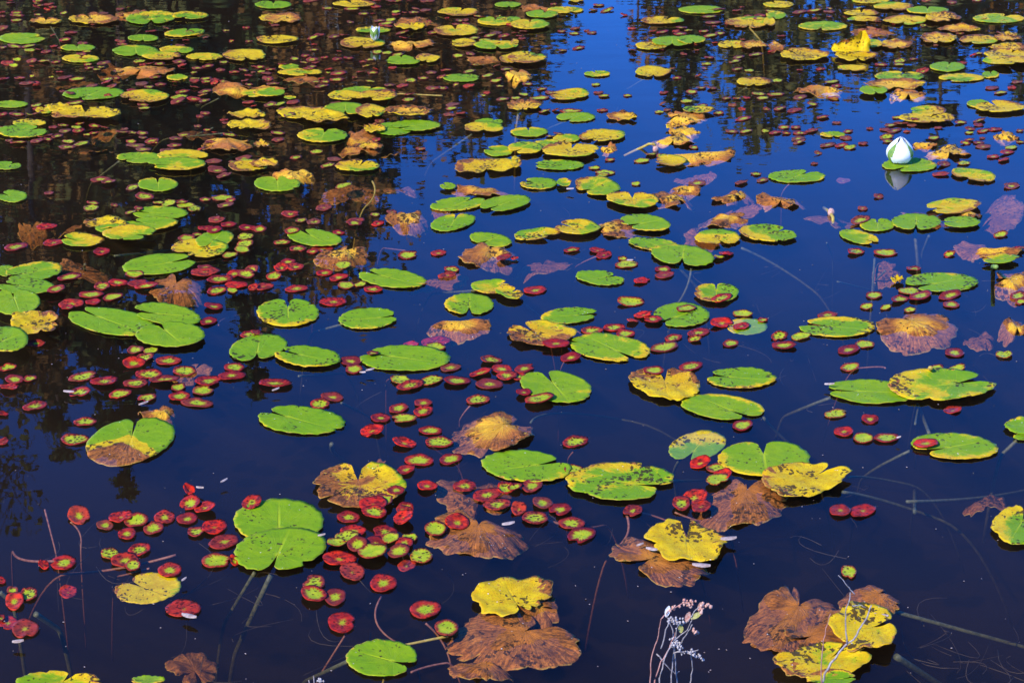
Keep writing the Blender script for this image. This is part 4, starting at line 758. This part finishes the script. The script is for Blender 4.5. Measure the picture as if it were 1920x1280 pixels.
# ------------------------------------------------------------------ dried sprig and twig on the near bank, in front of the water
def leaflet(c, d, L, Wd, up):
    d = Vector(d).normalized(); s = d.cross(Vector(up)).normalized(); nrm = s.cross(d); V = []; F = []
    for i in range(6):
        t = i / 5; w = Wd * math.sin(math.pi * (.08 + .84 * t)) / 2
        p = Vector(c) + d * (L * t) + nrm * (.15 * L * t * t)
        V += [p - s * w, p + nrm * (-.25 * w), p + s * w]
    for i in range(5):
        for j in range(2): k = i * 3 + j; F.append((k, k + 1, k + 4, k + 3))
    return V, F
def blob(c, r, rr):
    V, F = [], []; c = Vector(c)
    for i in range(5):
        th = math.pi * i / 4
        for k in range(6):
            a = math.pi * k / 3; q = r * rr.uniform(.75, 1.2); V.append(c + Vector((q * math.sin(th) * math.cos(a), q * math.sin(th) * math.sin(a), -q * 1.2 * math.cos(th))))
    for i in range(4):
        for k in range(6): k2 = (k + 1) % 6; F.append((i * 6 + k, i * 6 + k2, i * 6 + 6 + k2, i * 6 + 6 + k))
    return V, F
YS = 3.46
def S(x, y, dy=0.0): return at_depth(x, y, YS + dy)
pr = random.Random(3)
sprig = bpy.data.objects.new("dried_sprig", None); col.objects.link(sprig); sb = S(1256, 1420); sprig.location = sb
tag(sprig, "dried white-stemmed sprig with seed clusters rising at the bottom edge", "dried plant")
def wiggle(pts, amp):
    out = []
    for i in range(len(pts) - 1):
        for k in range(4):
            p = Vector(pts[i]).lerp(Vector(pts[i + 1]), k / 4)
            out.append(p + Vector((pr.uniform(-1, 1), pr.uniform(-1, 1) * 1.5, pr.uniform(-1, 1) * .4)) * amp)
    out.append(Vector(pts[-1])); return out
shape = [  # stem paths in the picture with a small offset in depth
 ('t', [(1250, 1420, 0), (1258, 1280, 0), (1264, 1222, .01), (1268, 1175, .01), (1290, 1165, .0), (1303, 1143, 0), (1320, 1130, 0)]),
 ('t', [(1272, 1420, .02), (1270, 1275, .02), (1263, 1210, .02), (1262, 1180, .02), (1250, 1155, .02), (1252, 1145, .02)]),
 ('r', [(1222, 1420, .03), (1219, 1290, .03), (1221, 1230, .03), (1233, 1200, .03), (1240, 1160, .02), (1252, 1145, .02), (1285, 1128, .02)]),
 ('r', [(1215, 1420, -.02), (1228, 1275, -.02), (1240, 1240, -.01), (1255, 1215, 0), (1266, 1185, 0)]),
 ('t', [(1240, 1400, -.03), (1237, 1270, -.02), (1246, 1235, -.01), (1263, 1200, 0), (1290, 1180, .0), (1299, 1158, 0)]),
 ('t', [(1232, 1226, .02), (1250, 1248, .02), (1266, 1262, .03), (1274, 1258, .03)]),
 ('t', [(1262, 1224, 0), (1280, 1220, 0), (1296, 1222, 0), (1310, 1217, 0)]),
 ('t', [(1298, 1420, .04), (1292, 1290, .04), (1298, 1255, .04), (1296, 1232, .03), (1297, 1222, .03)]),
 ('t', [(1240, 1215, .0), (1248, 1180, 0), (1256, 1165, .0), (1275, 1168, 0)]),
 ('t', [(1275, 1208, 0), (1290, 1185, -.02), (1298, 1170, -.02)]),
]
for mt, path in shape:
    pts = wiggle([S(*p) for p in path], .0012)
    m = MB(); m.add(tube(pts, .0014, .0008, 6)); m.build("stem", M_TWIG if mt == 't' else M_REDTWIG, sprig, sb)
def cluster(pts, n, r, mat, jit, name="seed_cluster"):
    m = MB()
    for _ in range(n):
        i = pr.randrange(len(pts) - 1); a = Vector(S(*pts[i])); b = Vector(S(*pts[i + 1])); p = a.lerp(b, pr.random())
        p += Vector((pr.gauss(0, 1), pr.gauss(0, 1), pr.gauss(0, 1))) * jit; m.add(blob(p, r * pr.uniform(.6, 1.2), pr))
    m.build(name, mat, sprig, sb)
cluster([(1255, 1163, 0), (1280, 1166, 0)], 34, .0022, M_SEED, .0035)
cluster([(1262, 1200, 0), (1275, 1212, 0)], 46, .0022, M_SEED, .004)
cluster([(1272, 1222, 0), (1300, 1223, 0), (1318, 1236, 0)], 36, .0020, M_SEED, .003)
cluster([(1258, 1142, .02), (1285, 1128, .02), (1298, 1132, .02)], 26, .0028, M_BUD, .003, "bud_cluster")
cluster([(1308, 1142, 0), (1335, 1132, 0)], 18, .003, M_BUD, .003, "bud_cluster")
cluster([(1300, 1178, 0), (1306, 1186, 0)], 9, .003, M_BUD, .002, "bud_cluster")
for c, d, L, mat in (((1249, 1156, .02), (.2, .1, 1), .024, M_PETAL), ((1286, 1165, 0), (.3, .1, 1), .022, M_BUD), ((1277, 1186, 0), (-.1, .1, 1), .018, M_SPRIGLEAF), ((1296, 1160, 0), (.7, .0, .6), .024, M_SPRIGLEAF), ((1312, 1148, 0), (.05, .1, 1), .022, M_BUD)):
    m = MB(); m.add(leaflet(S(*c), d, L, .010, (0, -1, .25))); m.build("leaf", mat, sprig, sb)
# bare twig over the yellow heap
twig = bpy.data.objects.new("bare_twig", None); col.objects.link(twig); tb = at_depth(1528, 1420, YS); twig.location = tb
tag(twig, "thin bare forked twig leaning over the crumpled yellow leaf", "twig")
for mat, path, r0 in ((M_TWIG, [(1528, 1420), (1542, 1278), (1552, 1252), (1582, 1212), (1600, 1198), (1622, 1164), (1634, 1134)], .0026), (M_TWIG, [(1588, 1206), (1586, 1178), (1586, 1148), (1594, 1110)], .0016), (M_REDTWIG, [(1541, 1290), (1541, 1222), (1549, 1178), (1557, 1150)], .0012), (M_TWIG, [(1601, 1112), (1588, 1098), (1572, 1078)], .0012), (M_TWIG, [(1598, 1136), (1612, 1134), (1624, 1138)], .0009)):
    m = MB(); m.add(tube(wiggle([at_depth(x, y, YS) for x, y in path], .0016), r0, r0 * .5, 6)); m.build("stem", mat, twig, tb)
# tips of other bank plants just inside the frame
t2 = bpy.data.objects.new("reed_tip", None); col.objects.link(t2); b2 = at_depth(1040, 1380, YS); t2.location = b2
tag(t2, "orange-yellow reed tip poking in at the bottom edge", "reed")
for dx in (-4, 2, 8):
    m = MB(); m.add(leaflet(at_depth(1040 + dx, 1380, YS), (dx * .01, 0, 1), .112 - abs(dx) * .002, .012, (0, -1, .2))); m.build("blade", (M_GOLDSTEM, M_BUD, M_SPRIGLEAF)[(dx + 4) // 6], t2, b2)
t3 = bpy.data.objects.new("white_sprig_tip", None); col.objects.link(t3); b3 = at_depth(592, 1390, YS); t3.location = b3
tag(t3, "tip of a white dried sprig beneath the golden stem", "dried plant")
for x, y in ((588, 1266), (600, 1276), (579, 1274)):
    m = MB(); m.add(tube(wiggle([b3, at_depth((592 + x) / 2, 1320, YS), at_depth(x, y, YS)], .001), .0016, .001, 6)); m.build("stem", M_TWIG, t3, b3)
m = MB()
for _ in range(9): m.add(blob(at_depth(602 + pr.gauss(0, 3), 1275 + pr.gauss(0, 2), YS), .002, pr))
m.build("seed_cluster", M_SEED, t3, b3)

# ------------------------------------------------------------------ pale floating fragments
FLECK = [(269, 757, 18, 5, "white petal beside a red-rimmed leaf in the dark cluster"), (355, 1155, 32, 12, "pale pink husk tucked against a wide red leaf"), (345, 1087, 10, 12, "white husk on the edge of the sunken yellow pad"), (129, 735, 22, 6, "thin pale husk touching a red leaf near dark water"), (680, 699, 12, 4, "pale sliver beside the torn-ended pad"), (694, 694, 16, 5, "pinkish sliver under the torn-ended pad"), (517, 731, 14, 4, "white splinter against a dark red leaf"), (1069, 355, 14, 8, "white husk between a dark pad and yellow one"), (1181, 489, 12, 7, "white fleck resting against a dark red leaf"), (34, 1203, 22, 8, "pale husk below the dark red leaf at the edge"), (953, 982, 24, 9, "white crumpled husk on the ragged rust leaf"), (1685, 821, 8, 5, "bright white fleck at the tip of a red leaf"), (1366, 1010, 30, 9, "pale pink seed husk beyond the cracked yellow pad"), (1315, 1060, 34, 8, "pinkish husk under the edge of the cracked yellow pad"), (1222, 1030, 22, 16, "grey-mauve husk at the side of the cracked yellow pad"), (420, 902, 14, 3, "white splinter floating alone in dark blue water"), (1555, 721, 18, 4, "pinkish sliver at the tip of the long double pad"), (603, 1004, 14, 3, "white splinter beside the stacked green pads"), (1652, 1154, 26, 6, "grey sliver lying on the rim of the crumpled yellow leaf"), (1200, 1022, 14, 5, "cream husk lying on the brown leaf under the cracked pad"), (663, 820, 8, 8, ""), (375, 915, 16, 6, "grey-pink husk above two scarlet leaves"), (40, 1045, 8, 8, "")]
for k, (x, y, w, h, label) in enumerate(FLECK):
    if not label: continue
    r = random.Random(k); z = .014; c = W(x, y, z); s = 1 / px_per_m(y); ang = r.uniform(-.5, .6); L = w * s
    V, F = [], []
    for i in range(7):
        t = i / 6; wd = L * .22 * math.sin(math.pi * (.05 + .9 * t)) ** .7
        for j in range(4):
            q_ = j / 3 * 2 - 1; px_, py_ = (t - .5) * L, q_ * wd / 2 * (1.5 if h > 7 else 1)
            V.append((px_ * math.cos(ang) - py_ * math.sin(ang), (px_ * math.sin(ang) + py_ * math.cos(ang)) * 1.5, .004 * (1 - q_ * q_) + .003 * t))
    for i in range(6):
        for j in range(3): a = i * 4 + j; F.append((a, a + 4, a + 5, a + 1))
    tag(new_obj("seed_husk", mesh_from("seed_husk", V, F, M_FLECK), loc=c), label, "seed husk", "pale husks adrift on the pond")

# ------------------------------------------------------------------ weeds under water
m = MB(); wr = random.Random(21)
def weed(cx, cy, n, sx, sy, dep):
    for _ in range(int(n * .35)):
        x, y = cx + wr.gauss(0, sx), cy + wr.gauss(0, sy); a = wr.uniform(0, 6.28); L = wr.uniform(.04, .16); d = -abs(wr.gauss(dep, dep * .5)) - .03
        p = W(x, y, d); q_ = p + Vector((math.cos(a) * L, math.sin(a) * L * 1.6, wr.uniform(-.03, .02)))
        q_.z = min(q_.z, -.006)
        m.add(tube(bez(p, q_, (wr.uniform(-.05, .05), wr.uniform(-.05, .05), wr.uniform(-.02, 0)), 6), .0010, .0006, 5))
for a in ((1780, 1230, 60, 70, 40, .05), (400, 1190, 30, 120, 50, .05), (160, 1050, 26, 80, 30, .04), (640, 1130, 24, 90, 50, .05), (1480, 700, 24, 80, 60, .05), (1650, 560, 30, 140, 60, .05), (1100, 1010, 20, 80, 30, .05), (1350, 590, 20, 100, 60, .05), (800, 760, 20, 100, 60, .06), (1780, 640, 24, 90, 50, .04), (1600, 1030, 24, 50, 40, .05), (560, 470, 20, 90, 50, .05), (1060, 480, 20, 90, 40, .05), (800, 1060, 16, 50, 40, .05)): weed(*a)
m.build("submerged_weeds", M_WEED); tag(bpy.data.objects["submerged_weeds"], "brown water weed tangle under the surface", "water weed", None, 'stuff')

# ------------------------------------------------------------------ dust, pollen and crumbs of leaf adrift on the surface
m = MB(); fr_ = random.Random(8)
for _ in range(420):
    x, y = fr_.uniform(0, 1920), fr_.uniform(0, 1280) ** 1.0; c = W(x, y, .0012); L = fr_.uniform(.0008, .0030); a = fr_.uniform(0, 6.28); k = fr_.uniform(.25, .8)
    u_, v_ = Vector((math.cos(a), math.sin(a), 0)) * L, Vector((-math.sin(a), math.cos(a), 0)) * L * k; t_ = Vector((0, 0, L * .5))
    m.add(([c - u_, c - v_, c + u_, c + v_, c + t_], [(0, 1, 4), (1, 2, 4), (2, 3, 4), (3, 0, 4)]))
tag(m.build("floating_dust", M_FLECK), "pollen and leaf crumbs adrift on the water", "dust", None, 'stuff')

# ------------------------------------------------------------------ trees on the far bank (the water mirrors them)
def cards(centers, dirs, L, Wd, rr):
    """leaf or needle sprays: one bent quad pair per centre"""
    n = len(centers); d = dirs / np.linalg.norm(dirs, axis=1, keepdims=True)
    up = rr.normal(0, 1, (n, 3)); s = np.cross(d, up); s /= np.linalg.norm(s, axis=1, keepdims=True) + 1e-6
    L = L * rr.uniform(.6, 1.3, (n, 1)); Wd = Wd * rr.uniform(.6, 1.3, (n, 1))
    v = np.stack([centers - s * Wd * .3, centers + s * Wd * .3, centers + d * L + s * Wd * .5, centers + d * L - s * Wd * .5], 1).reshape(-1, 3)
    return v, np.arange(4 * n).reshape(-1, 4)
def conifer(seed, h, rad, sparse=1.0, bare=.08, mat=None):
    rr = np.random.default_rng(seed); C, D, K = [], [], []
    m = MB(); m.add(tube([(0, 0, -.3), (.02 * h * .1, 0, h * .5), (0, 0, h * .985)], .012 * h + .03, .012, 8))
    layers = int(h * 3.4)
    for i in range(layers):
        t = bare + (1 - bare) * (i + rr.random()) / layers; z = h * t; br = rad * (1 - t) ** .85 * rr.uniform(.7, 1.1) + .05
        for k in range(rr.integers(4, 7)):
            if rr.random() > sparse: continue
            a = rr.uniform(0, 6.28); dv = np.array([math.cos(a), math.sin(a), rr.uniform(-.35, -.05)])
            if rr.random() < .35: m.add(tube([(0, 0, z), tuple(np.array([0, 0, z]) + dv * br)], .018, .006, 4))
            for s in np.linspace(.15, 1, max(3, int(br * 6))):
                for _ in range(7):
                    C.append(np.array([0, 0, z]) + dv * br * s + rr.normal(0, .10, 3) * (.15 + br * .5)); D.append(dv * .7 + rr.normal(0, .5, 3) + np.array([0, 0, -.25])); K.append(.34 + .66 * min(1, br / .55))
    K = np.array(K)[:, None]; v, f = cards(np.array(C), np.array(D), .28 * K, .14 * K, rr)
    return m, v, f
def broadleaf(seed, h, rad, dense=1.0, trunk_r=.10, first=.3):
    rr = np.random.default_rng(seed); C, D = [], []
    m = MB(); top = np.array([rr.normal(0, .3), rr.normal(0, .3), h * .93])
    mid_ = np.array([rr.normal(0, .2), rr.normal(0, .2), h * .5]); m.add(tube([(0, 0, -.3), tuple(mid_), tuple(top)], trunk_r, .02, 8))
    for i in range(int(26 * (h / 8))):
        t = first + (1 - first) * rr.random() ** .8; b0 = np.array([0, 0, 0]) + (mid_ * min(1, t / .5) if t < .5 else mid_ + (top - mid_) * (t - .5) / .43)
        a = rr.uniform(0, 6.28); L = rad * (1.15 - t) * rr.uniform(.6, 1.2) + .25; dv = np.array([math.cos(a), math.sin(a), rr.uniform(.15, .8)])
        tip = b0 + dv * L; m.add(tube([tuple(b0), tuple(b0 + dv * L * .55 + rr.normal(0, .06, 3)), tuple(tip)], .03 * (1.2 - t) + .006, .004, 5))
        for tw in range(3):
            q_ = b0 + dv * L * rr.uniform(.4, .95); e = q_ + rr.normal(0, .35, 3) + np.array([0, 0, .2]); m.add(tube([tuple(q_), tuple(e)], .008, .003, 4))
            nn = int(26 * dense)
            if nn:
                s = rr.uniform(.1, 1.1, (nn, 1)); C += list(q_ + (e - q_) * s + rr.normal(0, .20, (nn, 3))); D += list(rr.normal(0, 1, (nn, 3)))
    v, f = cards(np.array(C), np.array(D), .12, .10, rr)
    return m, v, f
def plant_tree(kind, x, tip_y, dist, rad, label, group, seed, mat, bark=None, **kw):
    """stand a tree on the far bank so that the water mirrors its tip at (x, tip_y)"""
    dx, dy, dz = ray(x, tip_y); s = dist / dy; h = float(-dz * s) - H; X0 = float(dx * s); base = .45
    root = bpy.data.objects.new(kind, None); col.objects.link(root); root.location = (X0, dist, base - .05); root.rotation_euler = (0, 0, seed * 1.7)
    tag(root, label, "tree", group); h -= base
    mk, v, f = (conifer if 'tree' not in kind or 'spruce' in kind or 'pine' in kind else broadleaf)(seed, h, rad, **kw)
    trunk = mk.build("trunk", bark or M_BARK, root)
    me = quad_mesh("crown", v, f, mat); me.polygons.foreach_set("use_smooth", np.zeros(len(f), dtype=bool)); new_obj("crown", me, root)
GA, GB, GC = "spruces on the far bank", "broadleaf trees on the far bank", "shrubs on the far bank"
T = [('spruce_tree', 240, 948, 30, 1.35, "tall pointed spruce whose mirrored tip reaches the half-brown notched pad", {}, M_SPRUCE),
 ('spruce_tree', 120, 888, 31, 1.3, "spruce mirrored beside the tallest spruce, shorter, with a blunt tip", {}, M_SPRUCE),
 ('spruce_tree', 482, 770, 30, 1.0, "narrow spruce mirrored beside the plain oval pad", {}, M_SPRUCE),
 ('bare_tree', 40, 985, 29, 1.5, "nearly bare thin-branched tree mirrored at the dark edge water", dict(dense=.22, trunk_r=.07, first=.45), M_OLIVE),
 ('pine_tree', 330, 640, 33, 1.9, "dense pine mirrored behind the notched round pad", dict(), M_PINE),
 ('pine_tree', 180, 720, 32, 2.0, "wide pine mirrored under the dark red leaf cluster", dict(), M_PINE),
 ('pine_tree', 40, 760, 33, 2.0, "dark pine mirrored beside the shore gold pad", dict(), M_SPRUCE),
 ('rusty_tree', 90, 700, 28.5, 1.7, "rust-leaved tree in front of dark pines", dict(dense=.8), M_AUTUMN),
 ('spruce_tree', 400, 560, 31, 1.6, "ragged spruce mirrored beside the bitten round pad", dict(sparse=.8), M_SPRUCE),
 ('spruce_tree', 560, 575, 30, 1.3, "spruce mirrored between the bitten round pad and pale-veined pad", dict(sparse=.85), M_SPRUCE),
 ('rusty_tree', 625, 520, 29, 1.5, "brown-leaved tree mirrored beside the pale-veined pad", dict(dense=.8), M_AUTUMN),
 ('pine_tree', 665, 515, 32, 1.4, "pine at the rim of the dark reflection by the pale-veined pad", dict(), M_PINE),
 ('spruce_tree', 712, 410, 31, 1.1, "small spruce mirrored beside the ruffled tan pad", dict(sparse=.85), M_SPRUCE),
 ('olive_tree', 520, 470, 33, 1.8, "olive-leaved tree in the dark middle of the far bank", dict(dense=1.0), M_OLIVE),
 ('olive_tree', 250, 520, 29, 1.9, "olive-leaved tree before the dense pines", dict(dense=1.0), M_OLIVE),
 ('birch_tree', 622, 160, 28.5, .9, "thin pale-barked birch mirrored as a white streak", dict(dense=.5, trunk_r=.075, first=.6), M_AUTUMN),
 ('birch_tree', 587, 120, 28.7, .8, "smaller pale-barked birch beside the white streak birch", dict(dense=.5, trunk_r=.06, first=.6), M_AUTUMN),
 ('pine_tree', 800, 270, 31, 1.7, "pine mirrored behind the orange raised pad", dict(sparse=.9), M_PINE),
 ('spruce_tree', 885, 320, 30, 1.1, "spruce mirrored right at the orange raised pad", dict(sparse=.85), M_SPRUCE),
 ('spruce_tree', 950, 265, 31, 1.0, "spruce mirrored beside the green pad cluster", dict(sparse=.85), M_SPRUCE),
 ('olive_tree', 745, 215, 32, 1.8, "low olive tree behind the pale birch", dict(dense=1.0), M_OLIVE),
 ('pine_tree', 1010, 180, 31, 1.2, "leaning pine at the edge of the blue gap", dict(sparse=.75), M_PINE),
 ('rusty_tree', 900, 190, 29, 1.4, "rust-brown tree in front of the spruces by the blue gap", dict(dense=.9), M_AUTUMN),
 ('pine_tree', 1275, 245, 30, .9, "sparse thin pine mirrored across the open blue water", dict(sparse=.7, bare=.45), M_PINE),
 ('pine_tree', 1195, 62, 31, 1.0, "low pine beyond the blue gap", dict(sparse=.8), M_PINE),
 ('rusty_tree', 1330, 110, 31, 1.3, "low brown tree beside the sparse pine", dict(dense=1.3), M_AUTUMN),
 ('olive_tree', 1440, 262, 30, 1.0, "tall olive-brown tree mirrored before the pink-brown leaf", dict(dense=1.9, first=.1), M_OLIVE),
 ('spruce_tree', 1395, 170, 32, 1.0, "short spruce beside the tall olive-brown tree", dict(sparse=1.0), M_SPRUCE),
 ('pine_tree', 1500, 90, 32, 1.0, "low thin pine between blue patches", dict(sparse=.6), M_PINE),
 ('rusty_tree', 1590, 55, 31, .8, "low rusty tree mirrored behind the folded yellow leaf", dict(dense=1.3), M_AUTUMN),
 ('pine_tree', 1755, 282, 30, 1.05, "pine mirrored behind the split olive pad", dict(sparse=1.0, bare=.2), M_PINE),
 ('olive_tree', 1690, 110, 32, 1.3, "wide low olive tree beside the split olive pad pine", dict(dense=1.5), M_OLIVE),
 ('pine_tree', 1910, 205, 30, .8, "leaning thin pine mirrored at the far corner", dict(sparse=.5, bare=.4), M_PINE),
 ('olive_tree', 60, 330, 33.5, 2.3, "broad olive tree filling the dark edge of the far bank", dict(dense=1.3, first=.05), M_OLIVE),
 ('rusty_tree', 170, 300, 32.6, 2.2, "broad rust-leaved tree under the wide pine", dict(dense=1.3, first=.05), M_AUTUMN),
 ('pine_tree', 290, 330, 34, 2.3, "bushy low pine under the dense pine", dict(bare=.0), M_PINE),
 ('olive_tree', 400, 320, 33.6, 2.3, "bushy olive tree under the ragged spruce", dict(dense=1.3, first=.05), M_OLIVE),
 ('pine_tree', 480, 300, 34, 2.2, "bushy low pine beneath the narrow spruce", dict(bare=.0), M_SPRUCE),
 ('olive_tree', 570, 330, 33.4, 2.2, "bushy olive tree close behind the two pale birches", dict(dense=1.3, first=.05), M_OLIVE),
 ('pine_tree', 660, 290, 34, 2.2, "bushy low pine beside the two pale birches", dict(bare=.0), M_PINE),
 ('rusty_tree', 760, 190, 33.2, 2.0, "bushy rust tree behind the low olive tree", dict(dense=1.3, first=.05), M_AUTUMN),
 ('pine_tree', 850, 200, 34, 2.0, "bushy low pine behind the rust-brown tree", dict(bare=.0), M_SPRUCE),
 ('olive_tree', 950, 160, 33.5, 1.8, "bushy olive tree at the brink of the blue gap", dict(dense=1.3, first=.05), M_OLIVE),
 ('rusty_tree', 1830, 80, 31, 1.4, "low rust-leaved tree near the far corner", dict(dense=1.3), M_AUTUMN),
]
for i, (kind, x, ty, dist, rad, label, kw, mat) in enumerate(T):
    plant_tree(kind, x, ty, dist, rad, label, GA if kind in ('spruce_tree', 'pine_tree') else GB, 300 + i, mat, M_BIRCH if 'birch' in kind else None, **kw)
